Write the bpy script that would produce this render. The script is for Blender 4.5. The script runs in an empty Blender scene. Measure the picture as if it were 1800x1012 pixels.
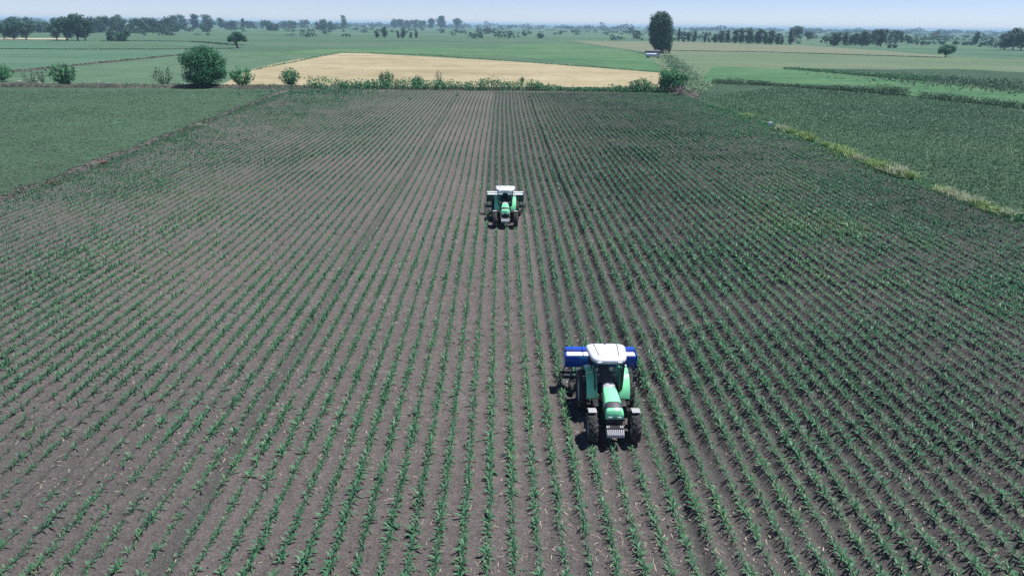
import bpy, bmesh, math, random
import numpy as np
from mathutils import Vector, Matrix

R = math.radians
ORD = 'first second third fourth fifth sixth seventh eighth ninth tenth eleventh twelfth thirteenth fourteenth fifteenth sixteenth seventeenth eighteenth nineteenth'.split()
for _t, _w in (('twentieth', 'twenty'), ('thirtieth', 'thirty'), ('fortieth', 'forty'), ('fiftieth', 'fifty')):
    ORD += [_t] + [_w + '-' + _k for _k in ORD[:9]]
SC = bpy.context.scene
COL = SC.collection
rng = np.random.default_rng(7)
random.seed(7)

# ------------------------------------------------------------------ camera, sky, sun, exposure
CAM_H = 14.7
FPX = 1200.0                      # focal length in pixels of the 1800 px wide photograph
PITCH = math.atan(462.0 / FPX)
YAW = R(1.07)
ROLL = R(0.70)
fw = Vector((math.sin(YAW) * math.cos(PITCH), math.cos(YAW) * math.cos(PITCH), -math.sin(PITCH)))
r0 = Vector((math.cos(YAW), -math.sin(YAW), 0))
u0 = r0.cross(fw)
cr = math.cos(ROLL) * r0 + math.sin(ROLL) * u0
cu = -math.sin(ROLL) * r0 + math.cos(ROLL) * u0
cam_data = bpy.data.cameras.new('camera')
cam_data.sensor_width = 36.0
cam_data.lens = FPX / 1800.0 * 36.0
cam_data.clip_start = 0.5
cam_data.clip_end = 60000
cam = bpy.data.objects.new('camera', cam_data)
COL.objects.link(cam)
m = Matrix((cr, cu, -fw)).transposed().to_4x4()
m.translation = Vector((0, 0, CAM_H))
cam.matrix_world = m
SC.camera = cam

SHADOW = Vector((-0.37, -0.15, -1.0)).normalized()      # the way the sunlight travels
SUN_EL = math.asin(-SHADOW.z)
SUN_AZ = math.atan2(-SHADOW.x, -SHADOW.y)                # clockwise from +Y
sun_data = bpy.data.lights.new('sun', 'SUN')
sun_data.energy = 5.0
sun_data.angle = R(0.5)
sun_data.color = (1.0, 0.965, 0.92)
sun = bpy.data.objects.new('sun', sun_data)
COL.objects.link(sun)
sun.rotation_euler = SHADOW.to_track_quat('-Z', 'Y').to_euler()
sun.location = (60, 40, 90)

world = bpy.data.worlds.new('World')
SC.world = world
world.use_nodes = True
wn = world.node_tree
wn.nodes.clear()
sky = wn.nodes.new('ShaderNodeTexSky')
sky.sky_type = 'NISHITA'
sky.sun_disc = False
sky.sun_elevation = SUN_EL
sky.sun_rotation = SUN_AZ
sky.air_density = 0.85
sky.dust_density = 0.0
sky.ozone_density = 4.5
sky.altitude = 2500
bg = wn.nodes.new('ShaderNodeBackground')
bg.inputs['Strength'].default_value = 0.088
wo = wn.nodes.new('ShaderNodeOutputWorld')
tint = wn.nodes.new('ShaderNodeMix')
tint.data_type = 'RGBA'
tint.blend_type = 'MULTIPLY'
tint.inputs['Factor'].default_value = 1.0
tint.inputs['B'].default_value = (1.03, 0.93, 1.04, 1)
wn.links.new(sky.outputs[0], tint.inputs['A'])
wn.links.new(tint.outputs['Result'], bg.inputs['Color'])
wn.links.new(bg.outputs[0], wo.inputs['Surface'])

SC.view_settings.view_transform = 'Standard'
SC.view_settings.look = 'None'
SC.view_settings.exposure = 0.4
SC.view_settings.gamma = 1.0
SC.cycles.use_denoising = False
SC.cycles.use_adaptive_sampling = False
SC.cycles.sample_clamp_indirect = 3.0
SC.cycles.max_bounces = 6
SC.cycles.volume_bounces = 1
SC.cycles.transparent_max_bounces = 8


def ray(px, py):
    d = fw * FPX + cr * (px - 900.0) - cu * (py - 506.0)
    return d.normalized()


def G(px, py, z=0.0):
    """the point of the ground seen at a pixel of the 1800 x 1012 photograph"""
    d = ray(px, py)
    t = (z - CAM_H) / d.z
    return Vector((d.x * t, d.y * t, z))


def ppm(p):
    """pixels per metre at a point"""
    return FPX / (Vector((p[0], p[1], (p[2] if len(p) > 2 else 0) - CAM_H)).dot(fw))


def project(P):
    """pixel coordinates of an array of points"""
    Q = np.asarray(P, float) - np.array([0, 0, CAM_H])
    z = Q @ np.array(fw)
    return 900 + FPX * (Q @ np.array(cr)) / z, 506 - FPX * (Q @ np.array(cu)) / z, z


# ------------------------------------------------------------------ materials
MATS = {}


def nodes_of(mt):
    mt.use_nodes = True
    nt = mt.node_tree
    return nt, nt.nodes['Principled BSDF'], nt.nodes['Material Output']


def plain(name, col, rough=0.5, metal=0.0, spec=0.5, dirt=0.0, dirt_col=(0.12, 0.10, 0.09), coat=0.0):
    if name in MATS:
        return MATS[name]
    mt = bpy.data.materials.new(name)
    nt, bs, out = nodes_of(mt)
    bs.inputs['Base Color'].default_value = (*col, 1)
    bs.inputs['Roughness'].default_value = rough
    bs.inputs['Metallic'].default_value = metal
    bs.inputs['Specular IOR Level'].default_value = spec
    bs.inputs['Coat Weight'].default_value = coat
    tc = nt.nodes.new('ShaderNodeTexCoord')
    nz = nt.nodes.new('ShaderNodeTexNoise')
    nz.inputs['Scale'].default_value = 5.0
    nz.inputs['Detail'].default_value = 6
    nz.inputs['Roughness'].default_value = 0.7
    nt.links.new(tc.outputs['Object'], nz.inputs['Vector'])
    rp = nt.nodes.new('ShaderNodeMapRange')
    rp.inputs['From Min'].default_value = 0.45
    rp.inputs['From Max'].default_value = 0.75
    rp.inputs['To Max'].default_value = dirt
    nt.links.new(nz.outputs['Fac'], rp.inputs['Value'])
    mx = nt.nodes.new('ShaderNodeMix')
    mx.data_type = 'RGBA'
    mx.inputs['A'].default_value = (*col, 1)
    mx.inputs['B'].default_value = (*dirt_col, 1)
    nt.links.new(rp.outputs[0], mx.inputs['Factor'])
    nt.links.new(mx.outputs['Result'], bs.inputs['Base Color'])
    MATS[name] = mt
    return mt


def leafy(name, a, b, c=None, trans=0.25, rough=0.6, patch=0.15):
    """foliage: colour varies leaf by leaf, plant by plant and over the ground"""
    if name in MATS:
        return MATS[name]
    mt = bpy.data.materials.new(name)
    nt, bs, out = nodes_of(mt)
    geo = nt.nodes.new('ShaderNodeNewGeometry')
    oi = nt.nodes.new('ShaderNodeObjectInfo')
    nz = nt.nodes.new('ShaderNodeTexNoise')
    nz.inputs['Scale'].default_value = patch
    nz.inputs['Detail'].default_value = 4
    nt.links.new(geo.outputs['Position'], nz.inputs['Vector'])
    add = nt.nodes.new('ShaderNodeMath'); add.operation = 'MULTIPLY_ADD'
    add.inputs[1].default_value = 0.55
    nt.links.new(geo.outputs['Random Per Island'], add.inputs[0])
    sub = nt.nodes.new('ShaderNodeMath'); sub.operation = 'MULTIPLY_ADD'
    sub.inputs[1].default_value = 1.5; sub.inputs[2].default_value = -0.62
    nt.links.new(nz.outputs['Fac'], sub.inputs[0])
    o2 = nt.nodes.new('ShaderNodeMath'); o2.operation = 'MULTIPLY_ADD'
    o2.inputs[1].default_value = 0.30
    nt.links.new(oi.outputs['Random'], o2.inputs[0])
    nt.links.new(sub.outputs[0], o2.inputs[2])
    nt.links.new(o2.outputs[0], add.inputs[2])
    rp = nt.nodes.new('ShaderNodeValToRGB')
    e = rp.color_ramp.elements
    e[0].position = 0.0; e[0].color = (*a, 1)
    e[1].position = 0.85; e[1].color = (*b, 1)
    if c:
        x = e.new(1.0); x.color = (*c, 1)
    nt.links.new(add.outputs[0], rp.inputs['Fac'])
    nt.links.new(rp.outputs['Color'], bs.inputs['Base Color'])
    bs.inputs['Roughness'].default_value = rough
    bs.inputs['Specular IOR Level'].default_value = 0.3
    if trans > 0:
        tr = nt.nodes.new('ShaderNodeBsdfTranslucent')
        nt.links.new(rp.outputs['Color'], tr.inputs['Color'])
        ms = nt.nodes.new('ShaderNodeMixShader')
        ms.inputs[0].default_value = trans
        nt.links.new(bs.outputs[0], ms.inputs[1])
        nt.links.new(tr.outputs[0], ms.inputs[2])
        nt.links.new(ms.outputs[0], out.inputs['Surface'])
    MATS[name] = mt
    return mt


def ground_mat(name, cols, s1=0.03, s2=0.6, s3=5.0, stretch=(1, 1), stripe=None, angle=0.0, bump=0.0):
    """a field seen from afar: big patches, mottling and fine grain; optional drilled rows"""
    if name in MATS:
        return MATS[name]
    mt = bpy.data.materials.new(name)
    nt, bs, out = nodes_of(mt)
    bs.inputs['Roughness'].default_value = 0.95
    bs.inputs['Specular IOR Level'].default_value = 0.1
    geo = nt.nodes.new('ShaderNodeNewGeometry')
    mp = nt.nodes.new('ShaderNodeMapping')
    mp.inputs['Rotation'].default_value = (0, 0, angle)
    mp.inputs['Scale'].default_value = (stretch[0], stretch[1], 1)
    nt.links.new(geo.outputs['Position'], mp.inputs['Vector'])
    facs = []
    for s, w in ((s1, 0.50), (s2, 0.48), (s3, 0.55)):
        nz = nt.nodes.new('ShaderNodeTexNoise')
        nz.inputs['Scale'].default_value = s
        nz.inputs['Detail'].default_value = 5
        nz.inputs['Roughness'].default_value = 0.62
        nt.links.new(mp.outputs[0], nz.inputs['Vector'])
        q = nt.nodes.new('ShaderNodeMath'); q.operation = 'MULTIPLY_ADD'
        q.inputs[1].default_value = w * 3.2
        q.inputs[2].default_value = -w * 1.6
        nt.links.new(nz.outputs['Fac'], q.inputs[0])
        facs.append(q)
    if stripe:
        wv = nt.nodes.new('ShaderNodeTexWave')
        wv.inputs['Scale'].default_value = stripe[0]
        wv.inputs['Distortion'].default_value = 1.5
        wv.inputs['Detail'].default_value = 2
        wv.inputs['Detail Scale'].default_value = 0.3
        m2 = nt.nodes.new('ShaderNodeMapping')
        m2.inputs['Rotation'].default_value = (0, 0, stripe[1])
        nt.links.new(geo.outputs['Position'], m2.inputs['Vector'])
        nt.links.new(m2.outputs[0], wv.inputs['Vector'])
        q = nt.nodes.new('ShaderNodeMath'); q.operation = 'MULTIPLY_ADD'
        q.inputs[1].default_value = stripe[2]; q.inputs[2].default_value = -stripe[2] / 2
        nt.links.new(wv.outputs['Fac'], q.inputs[0])
        facs.append(q)
    s = facs[0]
    for q in facs[1:]:
        a = nt.nodes.new('ShaderNodeMath'); a.operation = 'ADD'
        nt.links.new(s.outputs[0], a.inputs[0]); nt.links.new(q.outputs[0], a.inputs[1])
        s = a
    a = nt.nodes.new('ShaderNodeMath'); a.operation = 'ADD'; a.inputs[1].default_value = 0.5
    nt.links.new(s.outputs[0], a.inputs[0])
    rp = nt.nodes.new('ShaderNodeValToRGB')
    e = rp.color_ramp.elements
    n = len(cols)
    e[0].position = 0.1; e[0].color = (*cols[0], 1)
    e[1].position = 0.9; e[1].color = (*cols[-1], 1)
    for i in range(1, n - 1):
        x = e.new(0.1 + 0.8 * i / (n - 1)); x.color = (*cols[i], 1)
    nt.links.new(a.outputs[0], rp.inputs['Fac'])
    nt.links.new(rp.outputs['Color'], bs.inputs['Base Color'])
    if bump:
        bp = nt.nodes.new('ShaderNodeBump')
        bp.inputs['Strength'].default_value = 1.0
        bp.inputs['Distance'].default_value = bump
        nt.links.new(a.outputs[0], bp.inputs['Height'])
        nt.links.new(bp.outputs[0], bs.inputs['Normal'])
    MATS[name] = mt
    return mt


def soil_mat():
    mt = bpy.data.materials.new('tilled_soil')
    nt, bs, out = nodes_of(mt)
    bs.inputs['Roughness'].default_value = 0.97
    bs.inputs['Specular IOR Level'].default_value = 0.08
    geo = nt.nodes.new('ShaderNodeNewGeometry')

    def noise(scale, detail=6, rough=0.65):
        nz = nt.nodes.new('ShaderNodeTexNoise')
        nz.inputs['Scale'].default_value = scale
        nz.inputs['Detail'].default_value = detail
        nz.inputs['Roughness'].default_value = rough
        nt.links.new(geo.outputs['Position'], nz.inputs['Vector'])
        return nz

    def mix(fac, A, B):
        x = nt.nodes.new('ShaderNodeMix'); x.data_type = 'RGBA'
        nt.links.new(fac, x.inputs['Factor'])
        for s, v in (('A', A), ('B', B)):
            if isinstance(v, tuple):
                x.inputs[s].default_value = (*v, 1)
            else:
                nt.links.new(v, x.inputs[s])
        return x.outputs['Result']

    def rng_(v, a, b, lo=0.0, hi=1.0):
        q = nt.nodes.new('ShaderNodeMapRange')
        q.inputs['From Min'].default_value = a; q.inputs['From Max'].default_value = b
        q.inputs['To Min'].default_value = lo; q.inputs['To Max'].default_value = hi
        nt.links.new(v, q.inputs['Value'])
        return q.outputs[0]

    n1 = noise(0.07, 4)
    n2 = noise(2.2, 7, 0.7)
    n3 = noise(14.0, 8, 0.75)
    dry = mix(rng_(n1.outputs['Fac'], 0.35, 0.65), (0.156, 0.139, 0.133), (0.208, 0.182, 0.177))
    dry = mix(rng_(n2.outputs['Fac'], 0.40, 0.66, 0.0, 0.75), dry, (0.105, 0.095, 0.088))
    dry = mix(rng_(n3.outputs['Fac'], 0.38, 0.58, 0.8, 0.0), dry, (0.06, 0.053, 0.052))
    dry = mix(rng_(n3.outputs['Fac'], 0.58, 0.70, 0.0, 0.8), dry, (0.29, 0.25, 0.225))
    att = nt.nodes.new('ShaderNodeAttribute'); att.attribute_name = 'worked'  # freshly worked soil plus the painted-in shade of the wheel tracks
    moist_shade = mix(rng_(n3.outputs['Fac'], 0.35, 0.7), (0.040, 0.047, 0.045), (0.135, 0.134, 0.130))
    w2 = nt.nodes.new('ShaderNodeMath'); w2.operation = 'MULTIPLY'
    nt.links.new(att.outputs['Fac'], w2.inputs[0])
    nt.links.new(rng_(n2.outputs['Fac'], 0.3, 0.7, 0.75, 1.0), w2.inputs[1])
    col = mix(w2.outputs[0], dry, moist_shade)
    nt.links.new(col, bs.inputs['Base Color'])
    bp = nt.nodes.new('ShaderNodeBump')
    bp.inputs['Strength'].default_value = 0.9
    bp.inputs['Distance'].default_value = 0.09
    nt.links.new(n3.outputs['Fac'], bp.inputs['Height'])
    nt.links.new(bp.outputs[0], bs.inputs['Normal'])
    return mt


# ------------------------------------------------------------------ object helpers
def tag(o, label=None, cat=None, group=None, kind=None):
    if label: o['label'] = label
    if cat: o['category'] = cat
    if group: o['group'] = group
    if kind: o['kind'] = kind
    return o


def link(name, me, mat=None, parent=None):
    o = bpy.data.objects.new(name, me)
    COL.objects.link(o)
    if mat is not None and me is not None and not me.materials:
        me.materials.append(mat)
    if parent is not None:
        o.parent = parent
    return o


def empty(name, loc=(0, 0, 0), rz=0.0):
    o = bpy.data.objects.new(name, None)
    o.empty_display_size = 0.3
    COL.objects.link(o)
    o.location = loc
    o.rotation_euler = (0, 0, rz)
    return o


def copy_tree(o, parent=None):
    c = o.copy()
    COL.objects.link(c)
    c.parent = parent
    for ch in list(o.children):
        copy_tree(ch, c)
    return c


def np_mesh(name, V, F, mat=None, smooth=False):
    """mesh from arrays: V (n,3), F (m,k) with k = 3 or 4"""
    V = np.ascontiguousarray(V, np.float32); F = np.ascontiguousarray(F, np.int32)
    me = bpy.data.meshes.new(name)
    me.vertices.add(len(V)); me.vertices.foreach_set('co', V.ravel())
    k = F.shape[1]
    me.loops.add(F.size); me.loops.foreach_set('vertex_index', F.ravel())
    me.polygons.add(len(F))
    me.polygons.foreach_set('loop_start', np.arange(0, F.size, k, dtype=np.int32))
    if smooth:
        me.polygons.foreach_set('use_smooth', np.ones(len(F), bool))
    me.update(calc_edges=True)
    if mat: me.materials.append(mat)
    return me


class MB:
    """collects boxes, tubes, lofts into one mesh"""
    def __init__(self):
        self.v = []; self.f = []

    def add(self, V, F):
        b = len(self.v)
        self.v += [tuple(p) for p in V]
        self.f += [tuple(i + b for i in q) for q in F]
        return self

    def box(self, c, s, rot=None):
        x, y, z = (d / 2 for d in s)
        P = [Vector((a * x, b * y, e * z)) for a in (-1, 1) for b in (-1, 1) for e in (-1, 1)]
        if rot: P = [rot @ p for p in P]
        P = [p + Vector(c) for p in P]
        return self.add(P, [(0, 1, 3, 2), (4, 6, 7, 5), (0, 4, 5, 1), (2, 3, 7, 6), (0, 2, 6, 4), (1, 5, 7, 3)])

    def loft(self, rings, cap=True):
        n = len(rings[0]); V = []; F = []
        for r in rings: V += list(r)
        for i in range(len(rings) - 1):
            for j in range(n):
                a = i * n + j; b = i * n + (j + 1) % n
                F.append((a, b, b + n, a + n))
        if cap:
            F.append(tuple(range(n - 1, -1, -1)))
            F.append(tuple(range((len(rings) - 1) * n, len(rings) * n)))
        return self.add(V, F)

    def tube(self, path, radii, n=8):
        path = [Vector(p) for p in path]
        if not hasattr(radii, '__len__'): radii = [radii] * len(path)
        rings = []
        for i, p in enumerate(path):
            d = (path[min(i + 1, len(path) - 1)] - path[max(i - 1, 0)]).normalized()
            a = d.orthogonal().normalized() if abs(d.z) > 0.99 else d.cross(Vector((0, 0, 1))).normalized()
            b = d.cross(a)
            rings.append([p + (a * math.cos(t) + b * math.sin(t)) * radii[i]
                          for t in (2 * math.pi * k / n for k in range(n))])
        return self.loft(rings)

    def lathe_x(self, prof, n=32, c=(0, 0, 0)):
        """closed profile of (x, r) turned about the X axis"""
        rings = []
        for k in range(n):
            t = 2 * math.pi * k / n
            rings.append([Vector((c[0] + x, c[1] + r * math.cos(t), c[2] + r * math.sin(t))) for x, r in prof])
        V = []; F = []; mth = len(prof)
        for r in rings: V += r
        for i in range(n):
            for j in range(mth):
                a = i * mth + j; b = i * mth + (j + 1) % mth
                a2 = ((i + 1) % n) * mth + j; b2 = ((i + 1) % n) * mth + (j + 1) % mth
                F.append((a, a2, b2, b))
        return self.add(V, F)

    def build(self, name, mat, parent=None, smooth=False, bevel=0.0, angle=40):
        me = bpy.data.meshes.new(name)
        me.from_pydata(self.v, [], self.f)
        bm = bmesh.new(); bm.from_mesh(me)
        bmesh.ops.recalc_face_normals(bm, faces=bm.faces)
        if bevel:
            bmesh.ops.bevel(bm, geom=[e for e in bm.edges if len(e.link_faces) == 2 and e.calc_face_angle(0) > 0.6],
                            offset=bevel, segments=2, affect='EDGES', profile=0.6)
        if smooth:
            for f in bm.faces: f.smooth = True
            for e in bm.edges:
                e.smooth = not (len(e.link_faces) == 2 and e.calc_face_angle(0) > R(angle))
        bm.to_mesh(me); bm.free()
        return link(name, me, mat, parent)


def unit(A):
    return A / np.maximum(np.linalg.norm(A, axis=1, keepdims=True), 1e-9)


def leaf_quads(P, N, size, r, aspect=1.8):
    """a diamond leaf at each point P facing N"""
    n = len(P)
    N = unit(N)
    A = unit(np.cross(N, unit(r.normal(size=(n, 3)))))
    B = np.cross(N, A)
    s = size[:, None]
    V = np.empty((n, 4, 3))
    V[:, 0] = P - A * s * 0.5
    V[:, 1] = P - B * s * 0.5 / aspect + N * s * 0.06
    V[:, 2] = P + A * s * 0.5
    V[:, 3] = P + B * s * 0.5 / aspect + N * s * 0.06
    return V.reshape(-1, 3), np.arange(n * 4).reshape(n, 4)


def blade_tris(base, d, length, width, r, droop=0.35):
    """bent blades: two-segment strips, 3 triangles each, from base along d"""
    n = len(base)
    d = unit(d)
    side = np.cross(d, np.tile([0, 0, 1.0], (n, 1))) + r.normal(size=(n, 3)) * 0.05
    side = unit(side)
    L = length[:, None]; W = width[:, None] * 0.5
    mid = base + d * L * 0.55
    out = d * np.array([1, 1, 0.0])
    tip = mid + (d * (1 - droop) + out * droop * 0.8 - np.array([0, 0, 1.0]) * droop * 0.45) * L * 0.5
    V = np.empty((n, 5, 3))
    V[:, 0] = base - side * W * 0.6; V[:, 1] = base + side * W * 0.6
    V[:, 2] = mid - side * W; V[:, 3] = mid + side * W; V[:, 4] = tip
    i = (np.arange(n) * 5)[:, None]
    F = np.concatenate([i + [0, 1, 3], i + [0, 3, 2], i + [2, 3, 4]], 1).reshape(-1, 3)
    return V.reshape(-1, 3), F


# ------------------------------------------------------------------ ground, fields
def vnoise(x, y, s, seed=0):
    """smooth value noise on arrays"""
    x = np.asarray(x, float) * s + seed * 17.3; y = np.asarray(y, float) * s + seed * 7.7
    xi = np.floor(x); yi = np.floor(y); fx = x - xi; fy = y - yi
    fx = fx * fx * (3 - 2 * fx); fy = fy * fy * (3 - 2 * fy)

    def h(a, b):
        v = np.sin(a * 127.1 + b * 311.7 + seed * 74.7) * 43758.5453
        return v - np.floor(v)
    return (h(xi, yi) * (1 - fx) + h(xi + 1, yi) * fx) * (1 - fy) + (h(xi, yi + 1) * (1 - fx) + h(xi + 1, yi + 1) * fx) * fy


def fbm(x, y, s, seed=0, o=3):
    t = 0; a = 0.5
    for k in range(o):
        t = t + a * vnoise(x, y, s * 2 ** k, seed + k); a *= 0.5
    return t / (1 - 0.5 ** o)


FIELD_L, FIELD_R, FIELD_N, FIELD_F = -58.0, 43.0, 3.0, 166.0
_la, _lb = G(0, 357), G(490, 166)


def left_edge(y):
    """where the maize ends on the left"""
    return _la.x + (_lb.x - _la.x) * (np.asarray(y, float) - _la.y) / (_lb.y - _la.y)


ROW = 0.75
ROW0 = G(853, 1012).x


def wob(x, y):
    """the drilled rows wander a little, a planter's width at a time"""
    band = np.floor((np.asarray(x) + 1.9) / 4.5)
    return (0.10 * np.sin(y * 0.045 + band * 0.5) + 0.05 * np.sin(y * 0.13 + band * 0.9)) * np.minimum(1, np.asarray(y) / 30)


NEAR_T = G(1076, 773)
FAR_T = G(888, 399)


def worked(x, y):
    """how freshly the soil is ridged, 0 to 1"""
    n = fbm(x, y, 0.05, 3)
    sm = lambda e, w: np.clip((e) / w + 0.5, 0, 1)
    right = sm(x - (NEAR_T.x + 2.0), 2.0)
    behind_near = sm(x - (NEAR_T.x - 1.9), 0.3) * sm(y - (NEAR_T.y + 4.0), 1.0)
    behind_far = sm(x - (FAR_T.x - 1.9), 0.3) * sm(y - (FAR_T.y + 4.0), 1.0)
    left = 0.45 * sm(-10.5 - x, 1.5)
    lower = 0.35 * sm(x - 1.0, 2.0)
    w = np.maximum.reduce([right * (0.62 + 0.38 * sm(y - 18, 16)), behind_near, behind_far, left, lower])
    return np.clip(w * (0.72 + 0.5 * n), 0, 1)


TRACKS = [G(1010, 400).x, G(560, 560).x, G(385, 830).x, G(560, 250).x]


def track_depth(x, y):
    d = 0
    for k, t in enumerate(TRACKS):
        c = ROW0 + (round((t - ROW0) / ROW - 0.5) + 0.5) * ROW
        a = 1.0
        if k == 3: a = np.clip((y - 60) / 20, 0, 1)
        d = d + a * np.exp(-((x - c - wob(x, y)) / 0.27) ** 2)
    return d


def soil_h(x, y):
    ph = (x - ROW0 - wob(x, y)) / ROW * 2 * np.pi
    w = worked(x, y)
    h = (0.018 + 0.105 * w) * np.cos(ph) + 0.05 * (fbm(x, y, 1.1, 5) - 0.5) + 0.10 * (fbm(x, y, 3.1, 9, 2) - 0.5) * (0.5 + w)
    return h - 0.15 * track_depth(x, y)


# base ground out to the horizon
def poly_sheet(name, pts, z, mat, kind='structure', cell=None):
    me = bpy.data.meshes.new(name)
    me.from_pydata([(p[0], p[1], z) for p in pts], [], [tuple(range(len(pts)))])
    me.materials.append(mat)
    o = link(name, me)
    if kind: o['kind'] = kind
    return o


M_plain = ground_mat('far_meadow', [(0.040, 0.100, 0.062), (0.065, 0.135, 0.078), (0.090, 0.155, 0.092), (0.115, 0.150, 0.100)],
                     s1=0.004, s2=0.02, s3=0.2, stretch=(0.5, 1.6))
ring = [(14000 * math.cos(t), 14000 * math.sin(t)) for t in (2 * math.pi * k / 64 for k in range(64))]
poly_sheet('ground', ring, -0.45, M_plain)


def field(name, px, z, mat, jit=0.0):
    pts = [G(*p) for p in px]
    out = []
    for i, p in enumerate(pts):
        q = pts[(i + 1) % len(pts)]
        n = max(2, min(40, int((q - p).length / 8)))
        for k in range(n):
            e = p.lerp(q, k / n)
            j = jit * (random.random() - 0.5) * (0 if k == 0 else 1)
            nrm = Vector((-(q - p).y, (q - p).x, 0)).normalized()
            out.append(e + nrm * j)
    o = poly_sheet(name, out, z, mat)
    return o


C = lambda *a: [tuple(v for v in c) for c in a]
M_crop = ground_mat('young_crop', C((0.035, 0.065, 0.042), (0.048, 0.095, 0.055), (0.070, 0.125, 0.070)), s1=0.03, s2=0.35, s3=2.6, bump=0.25)
M_cropl = ground_mat('thin_crop', C((0.055, 0.078, 0.056), (0.062, 0.108, 0.066), (0.074, 0.138, 0.082)), s1=0.025, s2=0.3, s3=2.6, bump=0.2)
M_teal = ground_mat('smooth_green', C((0.060, 0.125, 0.078), (0.075, 0.150, 0.092), (0.092, 0.165, 0.104)), s1=0.01, s2=0.05, s3=0.5, stretch=(0.4, 1.4))
M_drill = ground_mat('drilled_green', C((0.060, 0.115, 0.070), (0.082, 0.145, 0.086), (0.10, 0.165, 0.10)), s1=0.01, s2=0.08, s3=0.8, stripe=(0.11, R(62), 0.5))
M_bright = ground_mat('bright_meadow', C((0.045, 0.115, 0.055), (0.068, 0.155, 0.070), (0.115, 0.180, 0.090)), s1=0.012, s2=0.09, s3=0.7, stretch=(0.5, 1.4))
M_olive = ground_mat('pale_meadow', C((0.080, 0.135, 0.075), (0.110, 0.160, 0.090), (0.145, 0.180, 0.110)), s1=0.012, s2=0.07, s3=0.6, stretch=(0.4, 1.5))
M_tan = ground_mat('dry_grass', C((0.115, 0.150, 0.090), (0.150, 0.175, 0.110), (0.190, 0.190, 0.130)), s1=0.01, s2=0.08, s3=0.6, stretch=(0.35, 1.6))
M_grey = ground_mat('grey_meadow', C((0.050, 0.105, 0.062), (0.070, 0.130, 0.075), (0.100, 0.155, 0.092)), s1=0.008, s2=0.05, s3=0.4, stretch=(0.35, 1.6))
M_wheat = ground_mat('ripe_wheat', C((0.24, 0.208, 0.120), (0.335, 0.290, 0.178), (0.40, 0.352, 0.235)), s1=0.03, s2=0.25, s3=2.2, stretch=(0.5, 1.2), bump=0.15)
M_bank = ground_mat('earth_bank', C((0.050, 0.055, 0.046), (0.085, 0.085, 0.072), (0.16, 0.15, 0.125)), s1=0.1, s2=0.8, s3=4, bump=0.2)
M_dark = ground_mat('ditch_grass', C((0.03, 0.055, 0.035), (0.045, 0.085, 0.045), (0.07, 0.11, 0.06)), s1=0.05, s2=0.4, s3=3)
M_straw = ground_mat('stubble', C((0.33, 0.29, 0.19), (0.40, 0.35, 0.24), (0.44, 0.40, 0.30)), s1=0.02, s2=0.2, s3=2)

# far fields, far to near, each sheet a little above the last
field('meadow', [(-700, 47), (-700, 130), (560, 130), (560, 60), (420, 56)], -0.40, M_grey)
field('meadow', [(430, 58), (1400, 70), (1180, 160), (430, 160)], -0.39, M_grey)
field('meadow', [(-700, 67), (-700, 150), (320, 150), (400, 88), (330, 75), (0, 71)], -0.37, M_teal, 1.0)
field('meadow', [(180, 74), (250, 73.5), (330, 80), (395, 85), (300, 87), (150, 87), (120, 85)], -0.365, M_grey, 1.0)
field('meadow', [(-700, 163), (30, 122), (320, 95.5), (600, 91), (520, 112), (400, 150), (0, 155), (-700, 175)], -0.35, M_drill, 0.5)
field('meadow', [(400, 100), (600, 91.5), (900, 98), (1160, 126), (1150, 96), (985, 74), (860, 82), (560, 86)], -0.34, M_bright, 1.0)
field('meadow', [(1000, 72), (1210, 74), (1660, 99), (2600, 135), (2600, 200), (1900, 180), (1240, 150), (1165, 125), (1140, 92)], -0.33, M_olive, 1.0)
field('meadow', [(1010, 71.5), (1200, 73), (1420, 80), (1665, 97), (1660, 100), (1420, 93.5), (1200, 89), (1145, 92), (1040, 77)], -0.31, M_tan, 1.0)
field('meadow', [(1395, 119), (1560, 121), (1680, 120), (1900, 131), (2200, 150), (2200, 190), (1800, 160), (1640, 143), (1500, 131)], -0.30, M_crop, 2.0)
field('meadow', [(1220, 148), (1255, 115), (1395, 121), (1500, 132), (1640, 144), (1800, 162), (2300, 215), (2300, 240), (1800, 189), (1590, 165), (1370, 149), (1260, 141)], -0.285, M_bright, 1.0)
M_verge = ground_mat('scrubby_verge', C((0.042, 0.085, 0.045), (0.07, 0.125, 0.065), (0.12, 0.145, 0.09)), s1=0.05, s2=0.25, s3=1.5)
field('verge', [(1188, 132), (1172, 104), (1182, 101), (1212, 116), (1240, 140), (1235, 166), (1205, 165)], -0.27, M_verge, 2.0)
field('wheat_field', [(385, 148), (440, 121), (520, 104), (600, 92.5), (640, 93), (900, 107), (1165, 127), (1170, 152), (900, 152), (560, 152)], -0.25, M_wheat, 0.7)
field('stubble_strip', [(-60, 66.5), (120, 66.5), (118, 68.8), (-60, 69.2)], -0.33, M_straw)

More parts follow.
